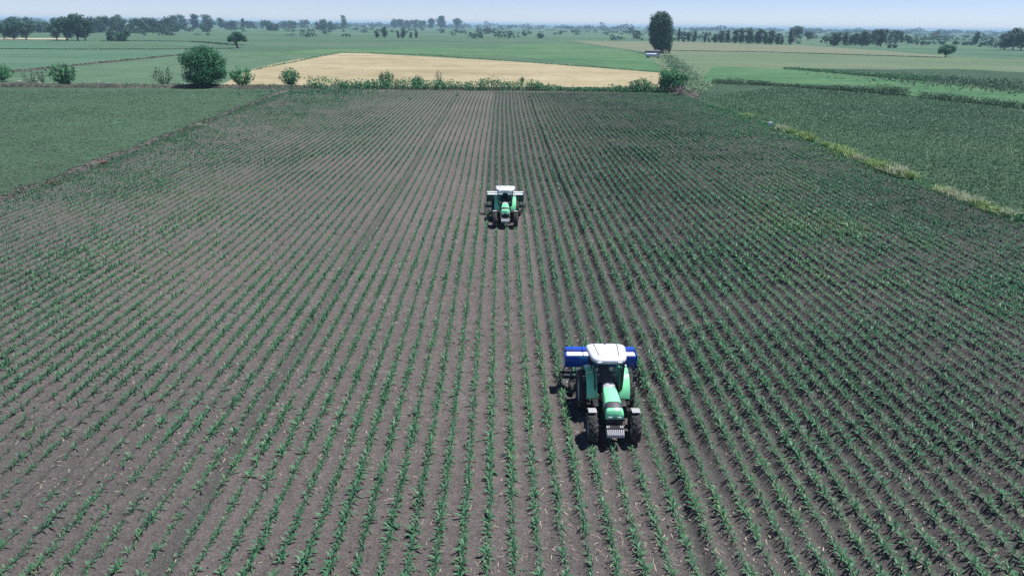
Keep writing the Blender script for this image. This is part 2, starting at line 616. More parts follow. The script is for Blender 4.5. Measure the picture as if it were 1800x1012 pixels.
# neighbouring crops left and right, on the level of the maize field
e = G(1222, 172); f_ = G(1370, 152); g_ = G(1590, 169); h_ = G(1800, 192); i_ = G(2400, 262)
poly_sheet('crop_field', [(FIELD_R + 0.4, 2), (150, 2), (i_.x, i_.y), (h_.x, h_.y), (g_.x, g_.y), (f_.x, f_.y), (G(1260, 146).x, G(1260, 146).y), (e.x, e.y)], -0.05, M_crop)
poly_sheet('crop_field', [(float(left_edge(2)) - 1.5, 2)] + [(float(left_edge(t)) - 1.3 + random.uniform(-0.6, 0.6), t) for t in np.arange(8, 174, 1.7)] + [(float(left_edge(176)) - 1.5, 176), (G(0, 154).x, G(0, 154).y), (G(-700, 172).x, G(-700, 172).y), (-150, 2)], 0.09, M_cropl)
field('earth_bank', [(-500, 168), (-500, 156), (0, 146), (300, 149), (600, 150), (1180, 157), (1235, 164), (1215, 174), (560, 163.5), (300, 158.5), (0, 156)], -0.03, M_bank, 0.6)
field('earth_bank', [(0, 124.5), (30, 121.5), (130, 112.5), (320, 95), (320, 96.2), (130, 114.5), (40, 124.5)], -0.32, M_bank, 0.4)

# a low rough ridge of earth between the fields on the left
line = [G(-300, 158), G(0, 152.5), G(300, 154), G(430, 155.5), G(575, 158)]
cum = np.concatenate([[0], np.cumsum([(line[k + 1] - line[k]).length for k in range(4)])])
tt = np.arange(0, cum[-1], 0.5); ww = np.linspace(-1, 1, 13)
TT, WW = np.meshgrid(tt, ww, indexing='ij')
bx = np.interp(TT, cum, [p.x for p in line]); by = np.interp(TT, cum, [p.y for p in line]) + WW * 3.2
bz = -0.06 + (1 - WW ** 2) * (0.35 + 0.75 * fbm(bx, by, 0.12, 201) + 0.5 * (fbm(bx, by, 0.9, 205) - 0.5)) * np.clip((cum[-1] - TT) / 12, 0, 1)
ii = np.arange(bx.size).reshape(bx.shape)
Fb = np.stack([ii[:-1, :-1], ii[1:, :-1], ii[1:, 1:], ii[:-1, 1:]], -1).reshape(-1, 4)
o = link('earth_bank', np_mesh('earth_bank', np.stack([bx, by, bz], -1).reshape(-1, 3), Fb, M_bank))
o['kind'] = 'structure'

# the maize field itself: one ridged sheet
ys = [FIELD_N]
while ys[-1] < FIELD_F:
    ys.append(ys[-1] + 0.16 + 0.007 * max(0, ys[-1] - 10))
ys = np.array(ys)
xs = np.arange(FIELD_L, FIELD_R + 0.01, ROW / 8)
X, Y = np.meshgrid(xs, ys)
XX = X + wob(X, Y)
Z = soil_h(XX, Y)
edge = np.minimum.reduce([np.clip((X - left_edge(Y)) / 0.8, 0, 1), np.clip((FIELD_R - X) / 0.6, 0, 1), np.clip((FIELD_F - Y) / 1.5, 0, 1)])
Z = Z * edge + 0.03
nx, ny = len(xs), len(ys)
idx = np.arange(nx * ny).reshape(ny, nx)
F = np.stack([idx[:-1, :-1], idx[:-1, 1:], idx[1:, 1:], idx[1:, :-1]], -1).reshape(-1, 4)
M_soil = soil_mat()
me = np_mesh('maize_field_soil', np.stack([XX, Y, Z], -1).reshape(-1, 3), F, M_soil, smooth=True)
fresh = np.maximum((abs(XX - FAR_T.x - 0.3) < 2.7) * np.clip((Y - FAR_T.y - 4) / 2, 0, 1), 0.8 * (abs(XX - NEAR_T.x) < 1.9) * np.clip((Y - NEAR_T.y - 4) / 2, 0, 1) * np.clip((75 - Y) / 30, 0, 1))
W = np.clip(worked(XX, Y) * 0.75 + 0.9 * track_depth(XX, Y) + 0.35 * fresh, 0, 1) * (0.45 + 0.55 * (0.5 - 0.5 * np.cos((XX - ROW0 - wob(XX, Y)) / ROW * 2 * np.pi)))  # damp worked soil, with track shade painted in; darker between the ridges
at = me.attributes.new('worked', 'FLOAT', 'POINT')
at.data.foreach_set('value', W.astype(np.float32).ravel())
so = link('maize_field', me)
so['kind'] = 'structure'

# ------------------------------------------------------------------ maize plants
M_maize = leafy('maize_leaf', (0.035, 0.105, 0.055), (0.095, 0.265, 0.135), (0.17, 0.28, 0.11), trans=0.25, rough=0.5, patch=0.06)


def maize_density(x, y):
    d = 0.55 + 0.9 * (fbm(x, y, 0.09, 21) - 0.30) + (0.45 + 1.0 * np.clip((6 - x) / 8, 0, 1) * np.clip((75 - y) / 35, 0, 1)) * (fbm(x, y * 0.6, 0.9, 33) - 0.5) + 0.30 * np.clip((y - 45) / 30, 0, 1) + 0.22 * np.clip((x - 2) / 4, 0, 1)
    bare = np.exp(-(((x - G(470, 275).x) / 6) ** 2 + ((y - G(470, 275).y) / 14) ** 2))
    bare2 = np.exp(-(((x - G(800, 290).x) / 4) ** 2 + ((y - G(800, 300).y) / 16) ** 2))
    bare3 = 0.7 * np.exp(-(((x - G(100, 800).x) / 5) ** 2 + ((y - G(60, 800).y) / 7) ** 2))
    return np.clip(d + 0.42 - 0.75 * bare - 0.55 * bare2 - bare3, 0.05, 1)


def maize_positions():
    P = []
    k0 = math.ceil((FIELD_L - ROW0) / ROW); k1 = math.floor((FIELD_R - 0.8 - ROW0) / ROW)
    for k in range(k0, k1 + 1):
        y = 11.0
        step = []
        while y < FIELD_F - 2:
            sp = 0.17 if y < 45 else (0.19 if y < 90 else 0.24)
            y += sp * random.uniform(0.75, 1.25)
            step.append(y)
        y = np.array(step)
        x0 = ROW0 + k * ROW
        x = x0 + wob(np.full_like(y, x0), y) + rng.normal(0, 0.025, len(y))
        P.append(np.stack([x, y], 1))
    return np.concatenate(P)


P = maize_positions()
P3 = np.column_stack([P, np.zeros(len(P))])
px, py, pz = project(P3)
keep = (P[:, 0] > left_edge(P[:, 1]) + 0.5) & (px > -160) & (px < 1960) & (py < 1130) & (rng.random(len(P)) < maize_density(P[:, 0], P[:, 1]))
for T in (NEAR_T, FAR_T):        # flattened under the wheels
    for s in (-1, 1):
        keep &= ~((abs(P[:, 0] - T.x - s * 0.83) < 0.28) & (P[:, 1] > T.y - 0.7) & (P[:, 1] < T.y + 3.2))
P = P[keep]; px = px[keep]; py = py[keep]
PZ = soil_h(P[:, 0], P[:, 1]) + 0.03 - 0.01
vig = np.clip(0.66 + 0.13 * np.clip((P[:, 0] - 3) / 5, 0, 1) + 0.6 * (fbm(P[:, 0], P[:, 1], 0.12, 44) - 0.3) + 0.7 * (fbm(P[:, 0], P[:, 1], 0.8, 46) - 0.5) + rng.normal(0, 0.15, len(P)), 0.3, 1.35)


def maize_mesh(x, y, z, vigour, n_leaf, wid, r):
    n = len(x)
    az0 = r.uniform(0, 2 * np.pi, n)
    Vs = []; Fs = []; off = 0
    for l in range(n_leaf):
        az = az0 + l * 2.6 + r.normal(0, 0.35, n)
        t = l / max(1, n_leaf - 1)
        el = R(22) + t * R(48) + r.normal(0, 0.14, n)
        d = np.stack([np.cos(az) * np.cos(el) * np.interp(y, [35, 85], [1.0, 0.42]), np.sin(az) * np.cos(el), np.sin(el)], 1)
        L = (0.25 + 0.10 * math.sin(math.pi * (0.25 + 0.6 * t))) * np.interp(y, [35, 100], [1.0, 0.78]) * vigour * r.uniform(0.8, 1.2, n)
        base = np.stack([x, y, z + 0.015 + 0.07 * t * vigour], 1)
        V, Fc = blade_tris(base, d, L, wid * vigour * r.uniform(0.8, 1.2, n), r, droop=0.55 - 0.2 * t)
        Vs.append(V); Fs.append(Fc + off); off += len(V)
    return np.concatenate(Vs), np.concatenate(Fs)


inview = (px > 0) & (px < 1800) & (py < 1008)
score = np.where(inview, py, -1)
order = np.argsort(-score)
front = order[:300]
rest = np.ones(len(P), bool); rest[front] = False
Vs = []; Fs = []; off = 0
for lo, hi, nl, wd in ((0, 38, 6, 0.055), (38, 80, 5, 0.075), (80, 400, 4, 0.13)):
    s = rest & (P[:, 1] >= lo) & (P[:, 1] < hi)
    V, Fc = maize_mesh(P[s, 0], P[s, 1], PZ[s], vig[s], nl, wd, rng)
    Vs.append(V); Fs.append(Fc + off); off += len(V)
me = np_mesh('maize_crop', np.concatenate(Vs), np.concatenate(Fs), M_maize)
o = link('maize_crop', me)
tag(o, 'rows of young green maize covering the ploughed field', 'crop', kind='stuff')

protos = []
z1 = np.zeros(1)
for k in range(10):
    V, Fc = maize_mesh(z1, z1, z1, z1 + 1, 6, 0.055, np.random.default_rng(100 + k))
    protos.append(np_mesh('maize_plant', V, Fc, M_maize))
row_of = np.round((P[:, 0] - ROW0) / ROW).astype(int)
rows_here = sorted(set(row_of[front]))
for k in rows_here:
    mine = sorted([i for i in front if row_of[i] == k], key=lambda i: -py[i])
    for n_up, i in enumerate(mine):
        o = bpy.data.objects.new('maize_plant', protos[random.randrange(10)])
        COL.objects.link(o)
        o.location = (P[i, 0], P[i, 1], PZ[i])
        o.rotation_euler = (0, 0, random.uniform(0, 6.283))
        o.scale = (vig[i],) * 3
        tag(o, f'{ORD[n_up]} maize plant up from the bottom edge in the {ORD[k - rows_here[0]]} row from left', 'plant', 'nearest maize plants')

# straw and stalk litter between the rows
n = 26000
x = rng.uniform(-28, 28, n); y = 12 + 55 * rng.random(n) ** 1.5
clump = fbm(x, y, 0.25, 61) > 0.30 + 0.4 * rng.random(n)
x, y = x[clump], y[clump]; n = len(x)
az = rng.normal(np.pi / 2, 0.9, n); L = 0.03 + 0.22 * rng.random(n) ** 2.2
d = np.stack([np.cos(az), np.sin(az), rng.normal(0, 0.12, n)], 1)
sd = np.stack([-np.sin(az), np.cos(az), np.zeros(n)], 1) * rng.uniform(0.006, 0.016, n)[:, None]
c0 = np.stack([x, y, soil_h(x, y) + 0.05], 1)
up = np.array([0, 0, 0.012])
V = np.stack([c0 - d * L[:, None] / 2 - sd, c0 - d * L[:, None] / 2 + sd, c0 + d * L[:, None] / 2 + sd, c0 + d * L[:, None] / 2 - sd, c0 + up + d * 0, c0 + up + d * L[:, None] * 0.1], 1)
i = (np.arange(n) * 6)[:, None]
F = np.concatenate([i + [0, 1, 4], i + [1, 2, 4], i + [2, 3, 4], i + [3, 0, 4]], 1).reshape(-1, 3)
M_litter = leafy('straw_litter', (0.20, 0.17, 0.13), (0.42, 0.37, 0.30), trans=0, rough=0.9)
o = link('straw_litter', np_mesh('straw_litter', V.reshape(-1, 3), F, M_litter))
tag(o, 'pale dry straw and stalk bits lying on the soil between the rows', 'straw', kind='stuff')

# weed seedlings between the rows, thickest on the left
n = 26000
x = rng.uniform(-46, 42, n); y = 12 + 120 * rng.random(n) ** 1.4
k_ = (x > left_edge(y) + 0.3) & (rng.random(n) < np.clip(1.6 * (fbm(x, y, 0.15, 131) - 0.42) + 0.35 * (x < -9) - np.clip((y - 40) / 25, 0, 1), 0.02, 1))
x, y = x[k_], y[k_]; n = len(x)
q, v, _ = project(np.column_stack([x, y, np.zeros(n)]))
k_ = (q > -100) & (q < 1900); x, y = x[k_], y[k_]; n = len(x)
Vs = []; Fs = []; off = 0
for b_ in range(4):
    az = rng.uniform(0, 6.28, n); el = rng.uniform(R(10), R(60), n)
    d = np.stack([np.cos(az) * np.cos(el), np.sin(az) * np.cos(el), np.sin(el)], 1)
    sc = rng.uniform(0.05, 0.15, n) * (1 + y / 120)
    V, Fc = blade_tris(np.stack([x, y, soil_h(x, y) + 0.03], 1), d, sc, sc * 0.4, rng)
    Vs.append(V); Fs.append(Fc + off); off += len(V)
M_seedl = leafy('weed_seedling', (0.045, 0.095, 0.055), (0.10, 0.20, 0.11), (0.17, 0.19, 0.12), trans=0.2)
o = link('weed_seedlings', np_mesh('weed_seedlings', np.concatenate(Vs), np.concatenate(Fs), M_seedl))
tag(o, 'small weed seedlings growing between the maize rows', 'weeds', kind='stuff')

# soil clods
n = 34000
x = rng.uniform(-24, 26, n); y = 12 + 34 * rng.random(n) ** 1.5
s = 0.010 + 0.05 * rng.random(n) ** 4
w_ = worked(x, y)
k_ = rng.random(n) < 0.35 + 0.65 * w_
x, y, s = x[k_], y[k_], s[k_]; n = len(x)
c0 = np.stack([x, y, soil_h(x, y) + 0.03 + s * 0.2], 1)
oct_ = np.array([[1, 0, 0], [0, 1, 0], [-1, 0, 0], [0, -1, 0], [0, 0, 0.8], [0, 0, -0.8]], float)
V = c0[:, None, :] + oct_[None] * s[:, None, None] * rng.uniform(0.6, 1.3, (n, 6, 1))
i = (np.arange(n) * 6)[:, None]
tri = [[0, 1, 4], [1, 2, 4], [2, 3, 4], [3, 0, 4], [1, 0, 5], [2, 1, 5], [3, 2, 5], [0, 3, 5]]
F = np.concatenate([i + t for t in tri], 1).reshape(-1, 3)
o = link('soil_clods', np_mesh('soil_clods', V.reshape(-1, 3), F, M_soil))
tag(o, 'crumbly grey brown soil clods scattered over the field', 'soil', kind='stuff')


# low crop on the neighbouring fields
def low_crop(name, label, x0, x1, y0, y1, n, mat, hgt, test, elev=(R(20), R(65)), zb=-0.04):
    x = rng.uniform(x0, x1, n); y = y0 + (y1 - y0) * rng.random(n) ** 1.15
    q, v, _ = project(np.column_stack([x, y, np.zeros(n)]))
    k = (q > -120) & (q < 1920) & test(x, y, q, v) & (rng.random(n) < 0.35 + fbm(x, y, 0.06, 71))
    x, y = x[k], y[k]; n = len(x)
    Vs = []; Fs = []; off = 0
    a0 = rng.uniform(0, 6.28, n)
    sc = 0.7 + y / 160
    for b in range(3):
        az = a0 + b * 2.1 + rng.normal(0, 0.3, n); el = rng.uniform(elev[0], elev[1], n)
        d = np.stack([np.cos(az) * np.cos(el), np.sin(az) * np.cos(el), np.sin(el)], 1)
        V, Fc = blade_tris(np.stack([x, y, np.full(n, zb)], 1), d, hgt * sc * rng.uniform(0.6, 1.3, n), 0.10 * sc, rng, 0.2)
        Vs.append(V); Fs.append(Fc + off); off += len(V)
    o = link(name, np_mesh(name, np.concatenate(Vs), np.concatenate(Fs), mat))
    tag(o, label, 'crop', kind='stuff')


M_lowr = leafy('low_crop_leaf', (0.040, 0.095, 0.052), (0.080, 0.190, 0.098), (0.12, 0.19, 0.095), trans=0.2, patch=0.05)
M_lowl = leafy('thin_crop_leaf', (0.052, 0.112, 0.064), (0.085, 0.190, 0.105), (0.13, 0.18, 0.11), trans=0.2, patch=0.05)


def right_test(x, y, q, v):
    top = np.interp(q, [1222, 1370, 1590, 1800, 2400], [174, 153, 170, 193, 264])
    return (x > FIELD_R + 1.5) & (v > top)


low_crop('right_low_crop', 'dense low green crop filling the field right of the grassy border', FIELD_R, 140, 28, 215, 95000, M_lowr, 0.26, right_test)
low_crop('left_low_crop', 'thin low crop on the field left of the earthen strip', -160, -38, 40, 186, 70000, M_lowl, 0.17,
         lambda x, y, q, v: (v > 160) & (x < left_edge(y) - 1.7), (R(4), R(38)), 0.10)

# ------------------------------------------------------------------ trees and shrubs
M_bark = plain('bark', (0.09, 0.075, 0.06), 0.95, dirt=0.6, dirt_col=(0.05, 0.045, 0.04))
M_tree = leafy('tree_leaf', (0.012, 0.050, 0.032), (0.042, 0.125, 0.070), trans=0.15, patch=0.10)
M_pop = leafy('poplar_leaf', (0.010, 0.048, 0.032), (0.036, 0.115, 0.068), trans=0.12, patch=0.12)
M_shrub = leafy('shrub_leaf', (0.024, 0.115, 0.048), (0.068, 0.260, 0.105), (0.10, 0.30, 0.12), trans=0.2, patch=0.12)
M_bigb = leafy('willow_leaf', (0.016, 0.092, 0.044), (0.054, 0.230, 0.098), trans=0.2, patch=0.20)
M_pale = leafy('pale_shrub_leaf', (0.060, 0.110, 0.070), (0.11, 0.19, 0.11), trans=0.25, patch=0.12)
M_dry = leafy('dry_twig', (0.09, 0.075, 0.07), (0.17, 0.14, 0.13), trans=0.05, patch=0.2)
M_bare = leafy('brown_leaf', (0.06, 0.05, 0.045), (0.11, 0.09, 0.075), trans=0.1, patch=0.2)


def crown(name, lobes, nleaf, leaf, seed, mat, shell=0.5, aspect=1.7, up=0.2, dark=0.25):
    """leaves spread through ellipsoid lobes: (centre, radii) each, mostly near the surface"""
    r = np.random.default_rng(seed)
    Cn = np.array([l[0] for l in lobes], float); Rd = np.array([l[1] for l in lobes], float)
    w = (Rd[:, 0] * Rd[:, 2]) ** 0.9; w /= w.sum()
    k = r.choice(len(lobes), nleaf, p=w)
    d = unit(r.normal(size=(nleaf, 3)))
    f = shell + (1.06 - shell) * r.random(nleaf) ** 0.6
    inner = r.random(nleaf) < dark
    f = np.where(inner, r.random(nleaf) ** 0.5 * 0.8, f)
    Pt = Cn[k] + d * Rd[k] * f[:, None]
    N = d / Rd[k] * Rd[k].mean(1, keepdims=True) + r.normal(size=(nleaf, 3)) * 0.55 + np.array([0, 0, up])
    sz = leaf * r.uniform(0.6, 1.5, nleaf)
    sz = np.where(inner, sz * 1.4, sz)
    ok = Pt[:, 2] > 0.0
    V, F = leaf_quads(Pt[ok], N[ok], sz[ok], r, aspect)
    return np_mesh(name, V, F, mat)


def shoots(name, n, leaf, seed, mat, spread=1.0, height=1.0, per=14, base=0.12):
    """upright leafy shoots fanning from the ground"""
    r = np.random.default_rng(seed)
    Ps = []
    for k in range(n):
        a = r.uniform(0, 6.283); t = r.random() ** 0.6 * spread
        tip = np.array([math.cos(a) * t * 0.5, math.sin(a) * t * 0.5, height * (1.0 - 0.35 * (t / max(spread, .01)) ** 2) * r.uniform(0.75, 1.0)])
        b = np.array([math.cos(a), math.sin(a), 0]) * base * r.random()
        s = np.linspace(0.12, 1, per)
        bow = np.array([math.cos(a), math.sin(a), 0]) * 0.1 * spread
        Ps.append(b + (tip - b) * s[:, None] + bow * np.sin(s * np.pi)[:, None] + r.normal(0, 0.028, (per, 3)))
    Pt = np.concatenate(Ps)
    N = r.normal(size=Pt.shape) * 0.7 + unit(Pt * np.array([1, 1, 0.3])) * 0.6 + np.array([0, 0, 0.25])
    V, F = leaf_quads(Pt, N, leaf * r.uniform(0.7, 1.4, len(Pt)), r, 2.0)
    return np_mesh(name, V, F, mat)


def trunk_mesh(name, h, rad, limbs, seed, lean=0.0):
    r = random.Random(seed)
    b = MB()
    b.tube([(0, 0, -0.02), (lean * 0.3, 0, h * 0.35), (lean, 0, h)], [rad * 1.25, rad, rad * 0.5], 7)
    for k in range(limbs):
        a = k * 2.4 + r.random(); t = r.uniform(0.45, 0.95)
        p = Vector((lean * t, 0, h * t))
        q = p + Vector((math.cos(a), math.sin(a), 0.9)) * h * r.uniform(0.45, 0.75)
        b.tube([p, p.lerp(q, 0.5) + Vector((0, 0, h * 0.04)), q], [rad * 0.5, rad * 0.35, rad * 0.12], 5)
    me = bpy.data.meshes.new(name); me.from_pydata(b.v, [], b.f); me.materials.append(M_bark)
    return me


def rand_lobes(seed, n, w, h0, h1, rmin, rmax):
    r = random.Random(seed); L = []
    for k in range(n):
        a = r.uniform(0, 6.28); t = r.random() ** 0.5
        z = r.uniform(h0, h1)
        k_ = math.sqrt(max(0.15, 1 - ((z - (h0 + h1) / 2) / ((h1 - h0) * 0.72)) ** 2))
        q = r.uniform(rmin, rmax)
        L.append(((math.cos(a) * t * w * k_, math.sin(a) * t * w * k_, z), (q, q, q * 0.85)))
    return L


# prototypes are one unit tall and are scaled where they stand
BROAD = [(crown('crown', rand_lobes(s, 15, 0.33, 0.16, 0.82, 0.15, 0.24), 1700, 0.07, s, M_tree), trunk_mesh('trunk', 0.42, 0.028, 4, s)) for s in (1, 2, 3, 4)]
DOME = [(crown('crown', rand_lobes(s, 17, 0.50, 0.08, 0.72, 0.18, 0.27), 1700, 0.08, s, M_tree), trunk_mesh('trunk', 0.36, 0.035, 4, s)) for s in (11, 12, 13)]


def slim_lobes(seed, w):
    r = random.Random(seed)
    return [((r.uniform(-1, 1) * w * 0.25, r.uniform(-1, 1) * w * 0.25, z), (w * q, w * q, 0.13))
            for z, q in ((0.18, 0.75), (0.3, 0.95), (0.44, 1.0), (0.58, 0.9), (0.72, 0.7), (0.84, 0.5), (0.92, 0.28))]


SLIM = [(crown('crown', slim_lobes(s, 0.13), 800, 0.05, s, M_pop, up=0.5), trunk_mesh('trunk', 0.6, 0.018, 3, s)) for s in (21, 22, 23)]
PLUME = [(crown('crown', rand_lobes(s, 13, 0.15, 0.10, 0.88, 0.10, 0.16) + [((0, 0, z), (0.15, 0.15, 0.16)) for z in (0.2, 0.38, 0.56, 0.74)], 1200, 0.06, s, M_tree), trunk_mesh('trunk', 0.5, 0.02, 3, s)) for s in (31, 32)]
BROWN = [(crown('crown', rand_lobes(41, 9, 0.34, 0.4, 0.8, 0.12, 0.2), 420, 0.045, 41, M_bare, dark=0.1), trunk_mesh('trunk', 0.5, 0.03, 7, 41))]
SHRUB = [(shoots('foliage', 60, 0.10, s, M_shrub, 1.1, 1.0, 16), None) for s in (51, 52, 53)]
SPARSE = [(shoots('foliage', 22, 0.085, s, M_pale, 0.9, 1.0, 13), None) for s in (61, 62)]
stem = MB()
for k in range(7):
    a = k * 0.9
    stem.tube([(0.02 * math.cos(a), 0.02 * math.sin(a), -0.02), (0.12 * math.cos(a), 0.12 * math.sin(a), 0.4), (0.26 * math.cos(a), 0.26 * math.sin(a), 0.75)], [0.014, 0.01, 0.004], 4)
stem_me = bpy.data.meshes.new('stem'); stem_me.from_pydata(stem.v, [], stem.f); stem_me.materials.append(M_bark)



def stand(name, kinds, px, py, w, h, label, cat, group=None, z=-0.35, which=None, small=('crown', 'trunk'), mirror=False):
    """a tree or shrub whose foot is seen at (px, py), w x h pixels large in the photograph"""
    p = G(px, py)
    s = ppm((p.x, p.y, 0))
    H = h / s; Wd = w / s
    cr_, tr_ = kinds[random.randrange(len(kinds)) if which is None else which]
    root = empty(name, (p.x, p.y, z), random.uniform(0, 6.28))
    tag(root, label, cat, group)
    V = np.array([v.co for v in cr_.vertices])
    ww = np.percentile(abs(V[:, :2]).max(1), 96) * 2
    hh = np.percentile(V[:, 2], 99)
    root.scale = (Wd / ww, Wd / ww, H / hh)
    link(small[0], cr_, None, root)
    link(small[1], tr_ if tr_ else stem_me, None, root)
    return root


# the large willow-like bush on the left bank
p = G(364, 154); s = ppm(p)
root = empty('willow_bush', (p.x, p.y, -0.05))
root.scale = (0.97, 0.97, 0.88)
tag(root, 'largest round green bush on the bank left of the wheat field', 'bush')
lb = [((0, 0, 5.2), (5.0, 5.0, 4.7))] + rand_lobes(5, 26, 4.6, 2.0, 8.6, 1.3, 2.2)
me = crown('foliage', lb, 11000, 0.42, 5, M_bigb, shell=0.7)
r_ = np.random.default_rng(8)
a = r_.uniform(0, 6.28, 260); el = r_.uniform(0.25, 1.5, 260)
d = np.stack([np.cos(a) * np.cos(el), np.sin(a) * np.cos(el), np.sin(el)], 1)
tips = []
for k in range(7):
    tips.append(np.array([0, 0, 5.0]) + d * np.array([5.6, 5.6, 5.3]) * (0.86 + 0.035 * k) + r_.normal(0, 0.10, (260, 3)))
tips = np.concatenate(tips)
V, F = leaf_quads(tips, r_.normal(size=tips.shape) + 0.2, np.full(len(tips), 0.36), r_, 2.2)
link('foliage', me, None, root)
link('shoots', np_mesh('shoots', V, F, M_bigb), None, root)
tb = MB()
for k in range(9):
    a = k * 0.7
    tb.tube([(0.3 * math.cos(a), 0.3 * math.sin(a), -0.1), (1.6 * math.cos(a), 1.6 * math.sin(a), 2.8), (3.2 * math.cos(a), 3.2 * math.sin(a), 6.0)], [0.2, 0.14, 0.05], 6)
tb.build('stem', M_bark, root)

# the tall poplar
p = G(1160, 93)
root = empty('tall_poplar', (p.x, p.y, -0.35))
tag(root, 'tall broad dark poplar standing alone with vehicles parked beneath it', 'tree')
lp = []
for z, q, ox in ((2.6, 4.0, 2.6), (4.8, 6.2, 1.2), (7.5, 7.3, 0.4), (10.5, 7.6, 0), (13.5, 7.7, -0.2), (16.5, 7.4, -0.6), (19.2, 6.6, -1.0), (21.2, 4.6, -1.2)):
    lp.append(((ox, 0, z), (q, q * 0.9, 2.6)))
    for k in range(7):
        a = random.uniform(0, 6.28)
        lp.append(((ox + math.cos(a) * q * 0.78, math.sin(a) * q * 0.7, z + random.uniform(-1, 1)), (q * 0.30, q * 0.30, 2.3)))
lp += [((-0.4, 0, 12.4), (7.0, 6.4, 10.8))] * 6
link('crown', crown('crown', lp, 15000, 0.66, 15, M_pop, shell=0.72, up=0.5), None, root)
link('trunk', trunk_mesh('trunk', 12, 0.55, 0, 15), None, root)

# the leaning lone tree and the round tree on the right
p = G(418, 83.5)
root = empty('lone_tree', (p.x, p.y, -0.38), 0)
tag(root, 'lone round-headed tree with a leaning trunk in the green fields', 'tree')
lt = [((x * 1.0, y_, z), (q, q, q * 0.8)) for x, y_, z, q in ((-3.4, 0, 5.4, 2.3), (-1.2, 1.2, 7.2, 2.5), (1.4, -1, 7.4, 2.5), (3.6, 0.3, 5.6, 2.3), (0.2, 0, 5.4, 2.4), (-4.8, 0.5, 4.4, 1.3), (4.9, -0.4, 4.6, 1.3), (0.5, 2, 5.8, 2.4), (-0.5, -2.2, 5.6, 2.3))]
link('crown', crown('crown', lt, 3600, 0.70, 9, M_bigb, shell=0.45), None, root)
link('trunk', trunk_mesh('trunk', 4.2, 0.55, 3, 9, lean=-1.5), None, root)
p = G(1662, 100)
root = empty('round_tree', (p.x, p.y, -0.35), 0)
tag(root, 'small dark round-headed tree at the end of the dark track', 'tree')
lt = [((x, y_, z), (q, q, q * 0.8)) for x, y_, z, q in ((-2.6, 0, 4.2, 2.4), (0, 1.2, 5.4, 2.7), (2.6, -0.6, 5.0, 2.4), (0.2, -1.6, 3.6, 2.4), (3.6, 0.4, 3.6, 1.7), (-3.6, 0.2, 3.4, 1.7), (0, 0, 3.0, 2.0))]
link('crown', crown('crown', lt, 3000, 0.60, 19, M_bigb, shell=0.45), None, root)
link('trunk', trunk_mesh('trunk', 2.6, 0.35, 3, 19), None, root)

# shrubs on the bank
sh = ('foliage', 'stem')
stand('bank_shrub', SHRUB, 4, 141, 36, 26, 'dark shrub on the bank cut off by the left edge of the photo', 'shrub', 'shrubs on the field bank', -0.05, 0, sh)
stand('bank_shrub', SPARSE, 56, 148, 30, 22, 'pale sparse little shrub on the stony bank at far left', 'shrub', 'shrubs on the field bank', -0.05, 0, sh)
stand('bank_shrub', SPARSE, 75, 146, 14, 24, 'thin pale sapling between two shrubs on the bank at far left', 'shrub', 'shrubs on the field bank', -0.05, 1, sh)
stand('bank_shrub', SHRUB, 114, 150, 42, 36, 'bright green spiky shrub on the bank left of the big round bush', 'shrub', 'shrubs on the field bank', -0.05, 1, sh)
stand('bank_shrub', SPARSE, 288, 151, 34, 32, 'thin upright shrub just left of the big round bush', 'shrub', 'shrubs on the field bank', -0.05, 1, sh)
stand('bank_shrub', SHRUB, 427, 150, 37, 28, 'rounded shrub just right of the big round bush', 'shrub', 'shrubs on the field bank', -0.05, 2, sh)
stand('bank_shrub', SHRUB, 511, 150, 33, 28, 'dark green shrub at the lower left edge of the wheat field', 'shrub', 'shrubs on the field bank', -0.05, 0, sh)
stand('bank_shrub', SHRUB, 680, 152, 24, 25, 'leafy shrub rising above the hedge left of its middle', 'shrub', 'shrubs on the field bank', -0.05, 1, sh)
stand('bank_shrub', SHRUB, 735, 153, 24, 18, 'low dark shrub in the hedge left of the slender sapling', 'shrub', 'shrubs on the field bank', -0.05, 2, sh)
stand('bank_shrub', SPARSE, 772, 152, 13, 26, 'slender sapling standing up from the hedge', 'shrub', 'shrubs on the field bank', -0.05, 0, sh)
stand('bank_shrub', SHRUB, 918, 146, 9, 10, 'tiny dark shrub at the edge of the wheat behind the hedge', 'shrub', 'shrubs on the field bank', -0.05, 2, sh)
stand('bank_shrub', SHRUB, 1126, 161, 38, 22, 'dark pointed shrub at the right end of the hedge', 'shrub', 'shrubs on the field bank', -0.05, 0, sh)
p = G(1180, 162); s = ppm(p)
root = empty('corner_bush', (p.x, p.y, -0.05))
tag(root, 'broad bright green bush at the right end of the hedge', 'bush')
link('foliage', crown('foliage', rand_lobes(71, 16, 3.0, 0.9, 4.9, 1.0, 1.6) + [((0, 0, 2.6), (3.4, 3.2, 2.4))], 4200, 0.40, 71, M_shrub, shell=0.6), None, root)
tb = MB()
for k in range(6):
    a = k * 1.05
    tb.tube([(0.2 * math.cos(a), 0.2 * math.sin(a), -0.1), (1.7 * math.cos(a), 1.7 * math.sin(a), 3.2)], [0.10, 0.04], 5)
tb.build('stem', M_bark, root)
stand('dry_scrub', [(shoots('foliage', 40, 0.09, 81, M_dry, 1.3, 1.0, 12), None)], 1196, 168, 44, 17, 'brown dry scrub in front of the bright corner bush', 'scrub', None, -0.05, 0, sh)


